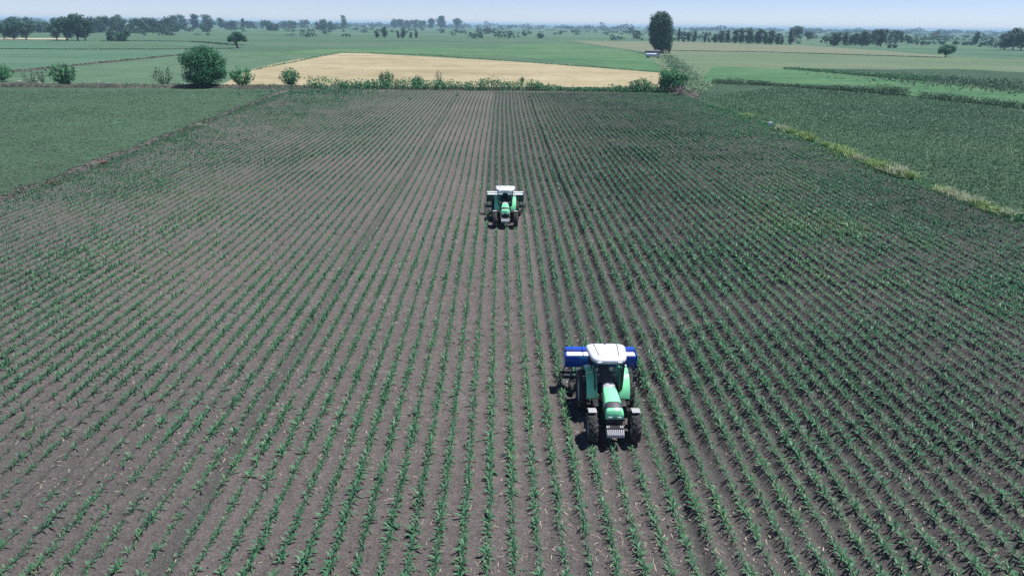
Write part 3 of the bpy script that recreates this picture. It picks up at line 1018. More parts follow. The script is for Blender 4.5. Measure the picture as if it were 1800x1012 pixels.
# hedge of weeds along the far end of the maize, and other weedy lines
def weeds(name, label, line, n, hgt, spread, mat, leaf, per=10, z=-0.05, cat='weeds', lump=0.1):
    """knee- to head-high weeds along a line of photograph pixels"""
    pts = [G(*q) for q in line]
    seg = [(pts[k + 1] - pts[k]).length for k in range(len(pts) - 1)]
    cum = np.concatenate([[0], np.cumsum(seg)])
    t = rng.random(n) * cum[-1]
    bx = np.interp(t, cum, [p.x for p in pts]) + rng.normal(0, spread[0], n)
    by = np.interp(t, cum, [p.y for p in pts]) + rng.normal(0, spread[1], n)
    hs = hgt * np.clip(0.25 + 1.4 * (fbm(bx, by, lump, 91) - 0.15), 0.15, 1.6) * rng.uniform(0.6, 1.2, n)
    k = np.repeat(np.arange(n), per)
    f = rng.random(len(k))
    wd = np.clip(hs * 0.42, 0.2, 1.5)[k]
    Pt = np.stack([bx[k] + rng.normal(0, 1, len(k)) * wd * 0.55, by[k] + rng.normal(0, 1, len(k)) * wd * 0.55, z + hs[k] * f], 1)
    N = rng.normal(size=Pt.shape) * 0.7 + np.array([0.0, -0.2, 0.6])
    V, F = leaf_quads(Pt, N, leaf * rng.uniform(0.6, 1.5, len(k)), rng, 2.0)
    o = link(name, np_mesh(name, V, F, mat))
    tag(o, label, cat, kind='stuff')


M_weed = leafy('weed_leaf', (0.024, 0.105, 0.045), (0.070, 0.240, 0.100), (0.11, 0.24, 0.11), trans=0.2, patch=0.25)
M_reed = leafy('tall_grass', (0.035, 0.095, 0.055), (0.085, 0.180, 0.100), (0.13, 0.20, 0.12), trans=0.2, patch=0.15)
weeds('hedge_weeds', 'ragged green hedge of weeds along the far end of the maize rows', [(540, 155), (800, 157), (1000, 159), (1160, 163)], 900, 2.2, (0.6, 1.3), M_weed, 0.42, 14)
weeds('bank_weeds', 'sparse weeds on the earth bank left of the wheat field', [(-60, 152), (300, 153.5), (560, 156)], 900, 0.6, (1, 2.6), M_reed, 0.26, 7, 0.25)
weeds('verge_weeds', 'green weeds on the verge running from the corner bush towards the poplar', [(1215, 172), (1205, 140), (1185, 112), (1170, 97)], 900, 0.6, (3.0, 5), M_reed, 0.30, 9, -0.25)
weeds('ditch_weeds', 'tall grass along the far edge of the right crop field', [(1255, 146), (1370, 151), (1480, 159), (1590, 168.5)], 1200, 1.9, (0.6, 1.2), M_reed, 0.32, 14, -0.2, lump=0.06)
weeds('ditch_weeds', 'tall grass along the right crop field near the photo edge', [(1620, 173), (1700, 181), (1800, 191), (1950, 208)], 700, 1.8, (0.8, 1.4), M_reed, 0.32, 14, -0.2, lump=0.06)
weeds('meadow_weeds', 'dark weedy line across the bright meadow at right', [(1390, 120), (1440, 124), (1520, 131), (1620, 139)], 1200, 1.1, (2, 2.0), M_weed, 0.42, 10, -0.3, lump=0.04)
weeds('meadow_scrub', 'low scrub scattered over the meadow at far right', [(1600, 135), (1700, 143), (1800, 152), (1920, 165)], 1600, 1.0, (12, 10), M_reed, 0.42, 9, -0.3, lump=0.05)
weeds('track_weeds', 'dark weedy ditch line across the pale meadow', [(1175, 88.5), (1345, 91), (1500, 96), (1652, 100.5)], 1800, 0.6, (0.6, 1.0), M_tree, 0.5, 5, -0.33, lump=0.02)
weeds('field_line_weeds', 'dark weedy line between the green fields at left', [(-100, 84.5), (150, 86), (400, 85)], 1200, 0.5, (2, 1.2), M_tree, 0.5, 5, -0.37, lump=0.02)
weeds('field_line_weeds', 'weeds along the far green field before the left wood', [(180, 72), (260, 72), (340, 72.5), (420, 79)], 900, 0.7, (4, 2), M_tree, 0.6, 5, -0.37, lump=0.01)
weeds('wheat_edge_weeds', 'low weeds along the far edge of the wheat field', [(420, 127), (600, 91.5), (760, 97), (1160, 126)], 1400, 0.5, (0.6, 0.8), M_weed, 0.35, 5, -0.3, lump=0.05)
weeds('strip_weeds', 'dry weeds along the pale strip across the left green field', [(30, 122), (130, 113.5), (320, 95.5)], 420, 0.5, (1, 1.0), M_dry, 0.4, 6, -0.32)
weeds('headland_weeds', 'sprawling weeds at the far left corner of the maize field', [(480, 170), (560, 162), (640, 166)], 200, 0.7, (5, 4), M_weed, 0.35, 8)
weeds('left_border_weeds', 'dry and green weeds on the strip along the left edge of the maize', [(0, 352), (180, 288), (350, 220), (490, 168)], 700, 0.32, (0.7, 0.6), M_dry, 0.15, 8)
weeds('left_border_grass', 'short green grass along both sides of the left field strip', [(-40, 372), (0, 357), (180, 291), (350, 222), (490, 168)], 1100, 0.35, (0.9, 0.6), M_reed, 0.18, 8, 0.02)
weeds('right_border_weeds', 'green weeds on the bank between maize and the right crop field', [(1225, 180), (1353, 224), (1590, 314), (1790, 390), (1900, 432)], 1500, 0.6, (0.5, 0.5), M_weed, 0.22, 10)

# pale grass tufts along the right border
M_tuft = leafy('tuft_blade', (0.15, 0.26, 0.09), (0.30, 0.42, 0.16), (0.40, 0.48, 0.24), trans=0.3, patch=0.3)
M_tuftw = leafy('seedhead_blade', (0.25, 0.31, 0.19), (0.42, 0.47, 0.32), (0.52, 0.55, 0.44), trans=0.3, patch=0.3)


def tuft_mesh(seed, mat, n=170):
    r = np.random.default_rng(seed)
    az = r.uniform(0, 6.28, n); el = r.uniform(R(35), R(88), n)
    d = np.stack([np.cos(az) * np.cos(el), np.sin(az) * np.cos(el), np.sin(el)], 1)
    b = np.stack([r.normal(0, 0.2, n), r.normal(0, 0.2, n), np.zeros(n)], 1)
    V, F = blade_tris(b, d, r.uniform(0.5, 1.0, n), np.full(n, 0.05), r, 0.4)
    return np_mesh('grass_tuft', V, F, mat)


TUFT = [tuft_mesh(s, M_tuft) for s in (1, 2, 3)]
TUFTW = [tuft_mesh(s, M_tuftw) for s in (4, 5, 6)]
tuft_px = [(1312, 206, 10, 0), (1372, 229, 12, 1), (1388, 236, 13, 0), (1412, 243, 15, 0), (1424, 249, 14, 0), (1450, 259, 13, 0),
           (1470, 267, 17, 0), (1482, 273, 18, 0), (1494, 278, 16, 0), (1510, 284, 15, 1), (1532, 292, 18, 0), (1542, 297, 19, 0),
           (1552, 301, 20, 0), (1566, 306, 21, 1), (1580, 312, 23, 1), (1592, 315, 19, 0), (1648, 338, 16, 0), (1664, 344, 19, 1),
           (1684, 352, 18, 1), (1706, 360, 21, 1), (1720, 366, 18, 0), (1744, 376, 18, 0), (1768, 382, 20, 1)]
for k, (x, y, h, w) in enumerate(tuft_px):
    p = G(x, y)
    o = bpy.data.objects.new('grass_tuft', (TUFTW if w else TUFT)[k % 3])
    COL.objects.link(o)
    hh = h / ppm(p)
    o.location = (p.x + 0.2, p.y, -0.03); o.scale = (hh * 1.7, hh * 1.7, hh * 1.35); o.rotation_euler = (0, 0, k * 1.3)
    n_th = ORD[sum(1 for q in tuft_px[:k] if q[3] == w)]
    if w:
        tag(o, f'{n_th} whitish grass tuft from the far end of the right field border', 'grass', 'whitish tufts on the right border')
    else:
        tag(o, f'{n_th} yellow-green grass tuft from the far end of the right field border', 'grass', 'yellow-green tufts on the right border')
# two dry tufts on the left strip
for k, (x, y, h, lab) in enumerate(((355, 222, 8, 'pale dry tuft on the left field strip, the farther one'), (182, 290, 12, 'rusty dry tuft on the left field strip, midway along it'), (92, 325, 12, 'rusty dry tuft on the left field strip near the left photo edge'))):
    p = G(x, y)
    o = bpy.data.objects.new('dry_tuft', [TUFTW[0], tuft_mesh(31, leafy('rust_blade', (0.13, 0.08, 0.06), (0.22, 0.14, 0.10), trans=0.2)), tuft_mesh(32, MATS.get('rust_blade') or M_dry)][k])
    COL.objects.link(o)
    hh = h / ppm(p)
    o.location = (p.x, p.y, -0.04); o.scale = (hh * 1.8, hh * 1.8, hh)
    tag(o, lab, 'grass')
# the white marker on the right border
p = G(1353, 223)
b = MB(); b.box((0, 0, 0.40), (0.48, 0.42, 0.66)); b.box((0, 0, 0.78), (0.26, 0.24, 0.12))
o = b.build('white_marker', plain('white_plastic', (0.78, 0.79, 0.80), 0.5, dirt=0.2), None, bevel=0.05, smooth=True)
o.location = (p.x, p.y, -0.05)
tag(o, 'small white container left on the bank between the maize and right crop', 'container')

# pale stones on the left bank
M_stone = plain('pale_stone', (0.36, 0.34, 0.32), 0.9, dirt=0.6)


def stone_mesh(seed):
    bm = bmesh.new(); bmesh.ops.create_icosphere(bm, subdivisions=1, radius=0.5)
    r = random.Random(seed)
    for v in bm.verts: v.co *= r.uniform(0.7, 1.15); v.co.z *= 0.55
    me = bpy.data.meshes.new('stone'); bm.to_mesh(me); bm.free(); me.materials.append(M_stone)
    return me


ST = [stone_mesh(k) for k in range(4)]
for k, (x, y, w) in enumerate(((22, 152, 5), (40, 147, 8), (68, 144, 7), (76, 149, 6), (155, 148, 5), (178, 147, 6), (195, 149, 5), (213, 150, 4), (232, 151, 5), (405, 152, 5), (447, 153, 5), (470, 155, 4))):
    p = G(x, y); o = bpy.data.objects.new('stone', ST[k % 4]); COL.objects.link(o)
    s = w / ppm(p); o.location = (p.x, p.y - 1.2, 0.42 + s * 0.1); o.scale = (s, s, s); o.rotation_euler = (0, 0, k)
    tag(o, f'{ORD[k]} pale stone from the left on the earth bank at left', 'stone', 'stones on the left bank')

# ---- far trees, row by row: (px, foot py, width, height)
def row(name, kinds, items, phrase, cat, group, z=-0.36):
    for k, (x, y, w, h) in enumerate(items):
        stand(name, kinds, x, y, w, h, f'{ORD[k]} {phrase}', cat, group, z)


LW = 'from the left'
row('wood_tree', BROAD, [(8, 68, 26, 24), (24, 69, 20, 26), (46, 69, 26, 28)], 'tree from the left in the clump at the left photo edge', 'tree', 'trees in the left foreground clump')
row('field_tree', BROAD, [(100, 70, 22, 26), (118, 71, 34, 38), (137, 71, 34, 42), (150, 71, 26, 36)], 'tree from the left in the tall dark clump beyond the green field', 'tree', 'tall clump beyond the left field')
row('field_shrub', DOME, [(196, 71, 22, 16), (218, 72, 24, 18)], 'round bush from the left of the pair beyond the left green field', 'bush', 'pair of bushes beyond the left field')
row('wood_tree', DOME, [(-6, 56, 36, 20), (20, 56, 34, 18), (40, 58, 44, 26), (66, 57, 36, 18), (86, 57, 36, 17), (105, 57, 30, 20), (128, 58, 36, 24), (152, 58, 40, 30), (178, 57, 40, 26), (205, 57, 34, 24), (232, 58, 44, 24), (262, 57, 44, 24), (284, 57, 40, 24), (304, 56, 30, 16)],
    'dome-shaped tree from the left in the dark wood on the skyline', 'tree', 'skyline wood at left')
row('skyline_tree', PLUME, [(12, 50, 12, 14), (98, 56, 9, 22), (108, 56, 9, 21), (212, 50, 14, 22), (309, 52, 18, 23), (322, 52, 16, 24), (344, 51, 18, 24), (366, 52, 24, 24), (390, 50, 12, 17), (428, 52, 7, 18)],
    'tall ragged tree from the left standing out of the left skyline', 'tree', 'tall trees on the left skyline')
row('skyline_bush', DOME, [(333, 55, 16, 7), (364, 56, 22, 12), (405, 52, 24, 14), (440, 50, 20, 12), (475, 54, 30, 16), (508, 50, 30, 12), (535, 49, 20, 13), (566, 53, 24, 17), (583, 53, 20, 14)],
    'round bush from the left along the skyline between wood and wheat', 'bush', 'bushes along the left skyline')
row('leaning_tree', PLUME, [(605, 50, 12, 21)], 'ragged leaning tree alone on the skyline above the wheat', 'tree', None)
row('meadow_sapling', SLIM, [(663, 66, 9, 11), (676, 66, 11, 18), (700, 67, 6, 12), (709, 67, 10, 16), (722, 67, 6, 10), (732, 67, 6, 14)],
    'sapling from the left in the meadow behind the wheat', 'tree', 'saplings behind the wheat')
row('skyline_tree', BROAD, [(694, 50, 14, 15), (706, 50, 14, 15), (718, 50, 14, 13), (730, 50, 16, 14), (742, 50, 14, 13), (759, 51, 14, 17), (775, 51, 16, 21), (804, 51, 15, 17)],
    'tree from the left in the skyline row above the wheat middle', 'tree', 'skyline row above the wheat')
row('meadow_bush', DOME, [(855, 46, 10, 8), (921, 63, 9, 7), (950, 67, 16, 8), (1058, 49, 8, 9), (1109, 58, 11, 9), (1183, 60, 12, 8)],
    'lone bush from the left in the meadows either side of the poplar', 'bush', 'lone bushes in the middle meadows')
row('slim_poplar', SLIM, [(1193, 73, 6, 22), (1202, 74, 4, 9), (1210, 73, 7, 17), (1221, 74, 7, 19), (1239, 75, 6, 17), (1246, 75, 4, 9)],
    'slim poplar right of the tall poplar, before the dense row', 'tree', 'slim poplars beside the tall poplar')
row('row_poplar', PLUME + SLIM[:1], [(1257, 75, 10, 14), (1267, 75, 14, 20), (1278, 75, 10, 21), (1292, 76, 12, 22), (1302, 76, 12, 24), (1316, 77, 18, 25), (1332, 77, 18, 24), (1344, 77, 12, 20), (1354, 78, 16, 23), (1366, 78, 12, 18), (1374, 78, 7, 14), (1389, 78, 12, 22)],
    'tree from the left in the dense row right of the tall poplar', 'tree', 'dense tree row right of the poplar')
row('field_tree', BROAD, [(1399, 70, 22, 21), (1420, 71, 18, 15)], 'tree from the left of the two behind the dense row', 'tree', 'two trees behind the dense row')
row('grove_tree', PLUME + BROAD[:1], [(1468, 80, 24, 22), (1484, 80, 12, 22), (1495, 80, 10, 18), (1502, 80, 9, 20), (1515, 81, 16, 26), (1524, 80, 14, 20), (1534, 76, 16, 22), (1548, 82, 18, 29), (1564, 75, 10, 18), (1573, 75, 12, 20), (1582, 75, 11, 19)],
    'tree from the left in the open grove at right', 'tree', 'open grove at right')
row('bare_tree', BROWN, [(1640, 76, 18, 21)], 'brownish thin-leaved tree behind the round tree at right', 'tree', None)
row('far_tree', PLUME, [(1714, 79, 11, 22)], 'tall narrow tree in the hedge line at far right', 'tree', None)
row('edge_tree', BROAD, [(1766, 87, 22, 27), (1780, 87, 26, 35), (1794, 88, 26, 31), (1812, 88, 26, 30)], 'tree from the left in the dark clump at the right photo edge', 'tree', 'clump at the right edge')
row('hedge_bush', DOME, [(1600, 76, 8, 5), (1609, 76, 8, 6), (1622, 77, 8, 5), (1632, 78, 10, 5), (1655, 78, 12, 6), (1680, 78, 12, 6), (1696, 79, 14, 6), (1706, 79, 10, 6), (1728, 80, 14, 5)],
    'low bush from the left in the hedge line behind the round tree', 'bush', 'hedge line at far right')
row('grove_bush', DOME, [(1563, 84, 10, 6), (1572, 84, 9, 6)], 'small bush from the left at the right foot of the grove', 'bush', 'bushes at the grove')

# far woods out to the horizon: uncountable, one mass
def far_woods():
    n = 2600
    q = rng.uniform(-250, 2050, n)
    dist = 900 * (7.5 ** rng.random(n))
    kx = fbm(q, dist * 0.15, 0.010, 5)
    ok = rng.random(n) < np.clip((kx - 0.30) * 3.2, 0.03, 1)
    q, dist = q[ok], dist[ok]; n = len(q)
    dirs = np.array([ray(a, 44 + (a - 900) * 0.0122 + 1) for a in q]); dirs[:, 2] = 0; dirs = unit(dirs)
    band = np.round(dist / 420) * 420 + rng.normal(0, 22, n)         # hedgerow lines across the plain
    dist = np.where(rng.random(n) < 0.75, band, dist)
    P0 = dirs * dist[:, None]
    H = rng.uniform(4, 9, n) * np.where(rng.random(n) < 0.10, 1.5, 1) * (0.75 + 1.1 * (dist > 2600))
    Wd = H * rng.uniform(0.5, 1.3, n) * (1 + dist / 5000)
    per = 34
    k = np.repeat(np.arange(n), per)
    d = unit(rng.normal(size=(len(k), 3)))
    Pt = P0[k] + d * np.stack([Wd[k], Wd[k], H[k] * 0.5], 1) * (rng.random(len(k)) ** 0.4)[:, None]
    Pt[:, 2] += H[k] * 0.5 - 0.4
    V, F = leaf_quads(Pt, d + rng.normal(size=d.shape) * 0.5, (0.36 * H * (1 + dist / 6000))[k] * rng.uniform(0.7, 1.3, len(k)), rng, 1.3)
    o = link('far_woods', np_mesh('far_woods', V, F, M_tree))
    tag(o, 'far hazy woods and hedgerows along the horizon', 'woods', kind='stuff')


far_woods()

# ------------------------------------------------------------------ far houses
M_wall = plain('white_render', (0.74, 0.73, 0.70), 0.9, dirt=0.3)
M_roof = plain('roof_tile', (0.24, 0.13, 0.09), 0.9, dirt=0.4)
M_winf = plain('dark_glass', (0.03, 0.035, 0.04), 0.15)


def house(px, py, wpx, hpx, label, z=-0.4):
    p = G(px, py); s = ppm(p); w = wpx / s; h = hpx / s; d = w * 0.7
    root = empty('farm_house', (p.x, p.y, z), math.atan2(-p.x, p.y))
    tag(root, label, 'house')
    MB().box((0, 0, h / 2), (w, d, h)).build('wall', M_wall, root)
    b = MB()
    V = [(-w * .54, -d * .56, h), (w * .54, -d * .56, h), (w * .54, d * .56, h), (-w * .54, d * .56, h), (-w * .54, 0, h * 1.55), (w * .54, 0, h * 1.55)]
    b.add(V, [(0, 1, 5, 4), (2, 3, 4, 5), (1, 2, 5), (3, 0, 4), (3, 2, 1, 0)])
    b.build('roof', M_roof, root)
    for t in (-0.3, 0.3):
        MB().box((t * w, -d / 2 - 0.01, h * 0.58), (w * 0.14, 0.06, h * 0.32)).build('window', M_winf, root)
    MB().box((0, -d / 2 - 0.01, h * 0.36), (w * 0.13, 0.06, h * 0.7)).build('door', M_roof, root)


house(79, 54, 8, 3.4, 'white house between trees, the left of two at the left wood')
house(163, 54, 7, 4, 'white house beside the tall clump, the right of two at the left wood')
house(1486, 56, 9, 2.5, 'tiny white house on the horizon above the open grove')

# ------------------------------------------------------------------ vehicles under the poplar
M_van = plain('white_van_paint', (0.75, 0.78, 0.82), 0.25, coat=0.5)
M_cargo = plain('pale_blue_panel', (0.45, 0.52, 0.68), 0.4)
M_tyre = plain('tyre_rubber', (0.022, 0.023, 0.025), 0.85, dirt=0.7, dirt_col=(0.10, 0.088, 0.08))
M_tarp = plain('dark_grey_tarp', (0.09, 0.11, 0.15), 0.7)
M_black = plain('black_plastic', (0.015, 0.016, 0.018), 0.5, dirt=0.3, dirt_col=(0.06, 0.055, 0.05))
M_steel = plain('grey_steel', (0.30, 0.31, 0.33), 0.45, metal=0.6, dirt=0.4)


def wheel_set(root, spots, rad, wid):
    for x, y in spots:
        t = MB().lathe_x([(-wid / 2, rad * 0.55), (-wid / 2, rad * 0.92), (-wid * 0.3, rad), (wid * 0.3, rad), (wid / 2, rad * 0.92), (wid / 2, rad * 0.55)], 20)
        o = t.build('wheel', M_tyre, root, smooth=True)
        o.location = (x, y, rad)
        r_ = MB().lathe_x([(-wid * .35, 0.02), (-wid * .35, rad * .56), (wid * .35, rad * .56), (wid * .35, 0.02)], 16)
        r_.build('rim', M_steel, o, smooth=True)


p = G(1148, 101)
root = empty('parked_truck', (p.x, p.y, -0.32), R(94))
tag(root, 'white-cabbed truck with pale blue side parked under the tall poplar', 'truck')
prof = [(-3.55, 0.55), (-3.55, 1.15), (-3.35, 1.35), (-2.75, 2.15), (-2.35, 2.3), (-1.55, 2.3), (-1.55, 0.55)]
MB().loft([[Vector((x, y, z)) for y, z in prof] for x in (-0.95, -0.8, 0.8, 0.95)]).build('cab', M_van, root, bevel=0.05, smooth=True)
MB().box((0, 1.2, 0.72), (1.5, 5.2, 0.2)).build('chassis', M_black, root)
for sx in (-1, 1):
    MB().box((sx * 1.0, 1.25, 1.35), (0.06, 5.3, 0.85)).build('side_board', M_cargo, root, bevel=0.01)
    MB().add([(sx * 0.962, -3.0, 1.45), (sx * 0.962, -1.75, 1.45), (sx * 0.962, -1.75, 2.1), (sx * 0.962, -2.6, 2.1)], [(0, 1, 2, 3)]).build('side_window', M_winf, root)
MB().box((0, 3.93, 1.35), (1.94, 0.06, 0.85)).build('tail_board', M_cargo, root)
MB().box((0, 1.25, 0.95), (1.94, 5.3, 0.06)).build('load_floor', M_steel, root)
MB().loft([[Vector((x, y, z)) for x, z in ((-0.96, 1.75), (0.96, 1.75), (0.96, 2.0), (0.5, 2.25), (-0.5, 2.25), (-0.96, 2.0))] for y in (-1.4, 3.85)]).build('load_cover', M_van, root, bevel=0.04, smooth=True)
MB().add([(-0.8, -3.36, 1.42), (0.8, -3.36, 1.42), (0.8, -2.80, 2.14), (-0.8, -2.80, 2.14)], [(0, 1, 2, 3)]).build('windscreen', M_winf, root)
for sx in (-1, 1):
    MB().box((sx * 0.7, -3.57, 0.92), (0.3, 0.05, 0.16)).build('headlight', M_van, root, bevel=0.01)
wheel_set(root, [(-0.85, -2.4), (0.85, -2.4), (-0.85, 2.6), (0.85, 2.6)], 0.42, 0.26)
root.rotation_euler = (0, 0, R(90))
p = G(1147, 95.2)
root = empty('tarped_trailer', (p.x, p.y, -0.32), R(90))
tag(root, 'dark grey covered trailer in the shade just behind the parked truck', 'trailer')
MB().loft([[Vector((x, y, z)) for x, z in ((-1.1, 0.8), (1.1, 0.8), (1.1, 1.9), (0.6, 2.4), (-0.6, 2.4), (-1.1, 1.9))] for y in (-4.2, -4.0, 4.0, 4.2)]).build('tarp', M_tarp, root, bevel=0.06, smooth=True)
MB().box((0, 0, 0.68), (1.7, 8.0, 0.2)).build('chassis', M_black, root)
MB().tube([(0, -4.0, 0.65), (0, -5.4, 0.5)], 0.06, 6).build('drawbar', M_black, root)
wheel_set(root, [(-0.9, -2.2), (0.9, -2.2), (-0.9, 2.4), (0.9, 2.4)], 0.45, 0.28)

# ------------------------------------------------------------------ tractors
M_green = plain('tractor_green', (0.27, 0.88, 0.45), 0.25, dirt=0.12, coat=0.4)
M_white = plain('roof_white', (0.60, 0.62, 0.67), 0.4, dirt=0.05)
M_hoodg = plain('hood_grey', (0.42, 0.43, 0.45), 0.5, dirt=0.2)
M_fend = plain('fender_grey', (0.36, 0.36, 0.38), 0.7, dirt=0.5, dirt_col=(0.40, 0.37, 0.35))
M_grille = plain('grille_grey', (0.055, 0.058, 0.07), 0.5)
M_weight = plain('weight_grey', (0.36, 0.37, 0.40), 0.55, dirt=0.4)
M_glass = plain('cab_glass', (0.006, 0.008, 0.010), 0.08, spec=0.2)
def _glass():
    nt = M_glass.node_tree
    bs, out = nt.nodes['Principled BSDF'], nt.nodes['Material Output']
    tr = nt.nodes.new('ShaderNodeBsdfTransparent'); tr.inputs['Color'].default_value = (0.62, 0.70, 0.70, 1)
    gl = nt.nodes.new('ShaderNodeBsdfGlossy'); gl.inputs['Roughness'].default_value = 0.03
    fr = nt.nodes.new('ShaderNodeFresnel'); fr.inputs['IOR'].default_value = 1.35
    mx = nt.nodes.new('ShaderNodeMixShader')
    nt.links.new(fr.outputs[0], mx.inputs[0]); nt.links.new(tr.outputs[0], mx.inputs[1]); nt.links.new(gl.outputs[0], mx.inputs[2])
    nt.links.new(mx.outputs[0], out.inputs['Surface'])


_glass()
M_lamp = plain('lamp_lens', (0.80, 0.82, 0.85), 0.15)
M_seat = plain('seat_cloth', (0.03, 0.04, 0.07), 0.9)
M_lug = plain('tread_rubber', (0.03, 0.031, 0.033), 0.85, dirt=1.0, dirt_col=(0.22, 0.20, 0.19))
M_blue = plain('implement_blue', (0.008, 0.07, 0.50), 0.32, dirt=0.15, coat=0.3)
M_dgreen = plain('implement_green', (0.012, 0.10, 0.06), 0.4, dirt=0.3)
M_lid = plain('hopper_lid_white', (0.80, 0.83, 0.88), 0.3)
M_frame = plain('implement_frame', (0.02, 0.026, 0.05), 0.5, dirt=0.5)


def make_wheel(root, name, x, y, rad, wid, lugs, side):
    w = empty(name, (x, y, rad)); w.parent = root
    prof = [(-wid * .42, rad * .60), (-wid * .50, rad * .74), (-wid * .49, rad * .88), (-wid * .40, rad * .95), (0, rad * .965),
            (wid * .40, rad * .95), (wid * .49, rad * .88), (wid * .50, rad * .74), (wid * .42, rad * .60)]
    t = MB().lathe_x(prof, 40)
    t.build('tyre', M_tyre, w, smooth=True)
    lg = MB()
    for k in range(lugs):
        for s in (-1, 1):
            a = 2 * math.pi * (k + (0.25 if s > 0 else -0.25)) / lugs
            Lg = wid * 0.56
            V = []
            da = 0.55 * wid / rad
            for j, (xx, aa) in enumerate(((0.02 * wid, 0.0), (0.27 * wid, -da * 0.5), (0.50 * wid, -da * 0.8))):
                for hw in (-1, 1):
                    for rr in (0.93 if j < 2 else 0.85, 1.005 if j < 2 else 0.955):
                        th = a + aa + hw * 0.028 / rad
                        V.append((s * xx, rad * rr * math.cos(th), rad * rr * math.sin(th)))
            F = []
            for j in (0, 4):
                b = j
                F += [(b + 1, b + 3, b + 7, b + 5), (b, b + 1, b + 5, b + 4), (b + 2, b + 6, b + 7, b + 3)]
            F += [(0, 2, 3, 1), (8, 9, 11, 10)]
            lg.add(V, F)
    lg.build('tread', M_lug, w)
    rm = MB().lathe_x([(-wid * .36, rad * .62), (-wid * .30, rad * .50), (side * wid * .05, rad * .42), (side * wid * .12, 0.03), (side * wid * .02, 0.03),
                       (-side * wid * .05, rad * .40), (wid * .30, rad * .52), (wid * .36, rad * .62)] if side > 0 else
                      [(wid * .36, rad * .62), (wid * .30, rad * .50), (side * wid * .05, rad * .42), (side * wid * .12, 0.03), (side * wid * .02, 0.03),
                       (-side * wid * .05, rad * .40), (-wid * .30, rad * .52), (-wid * .36, rad * .62)], 28)
    rm.build('rim', M_hoodg, w, smooth=True)
    MB().lathe_x([(-0.08, 0.02), (-0.08, 0.12), (0.08, 0.12), (0.08, 0.02)], 14, (side * wid * 0.12, 0, 0)).build('hub', M_black, w, smooth=True)
    return w


def arc_shell(x0, x1, rad, cz, a0, a1, n=14, thick=0.03, cy=0.0):
    """curved mudguard round an axle at height cz; angle from forward (-Y) over the top"""
    rings = []
    for k in range(n + 1):
        a = a0 + (a1 - a0) * k / n
        c, s = -math.cos(a), math.sin(a)
        rings.append([Vector((x0, cy + rad * c, cz + rad * s)), Vector((x1, cy + rad * c, cz + rad * s)),
                      Vector((x1, cy + (rad - thick) * c, cz + (rad - thick) * s)), Vector((x0, cy + (rad - thick) * c, cz + (rad - thick) * s))])
    return rings


def sect(y, wb, wt, zb, zt, ch):
    return [Vector(p) for p in ((-wb, y, zb), (wb, y, zb), (wb, y, zb + (zt - zb) * 0.55), (wt + ch * 0.25, y, zt - ch), (wt - ch, y, zt - ch * 0.12), (0, y, zt),
                                (-wt + ch, y, zt - ch * 0.12), (-wt - ch * 0.25, y, zt - ch), (-wb, y, zb + (zt - zb) * 0.55))]


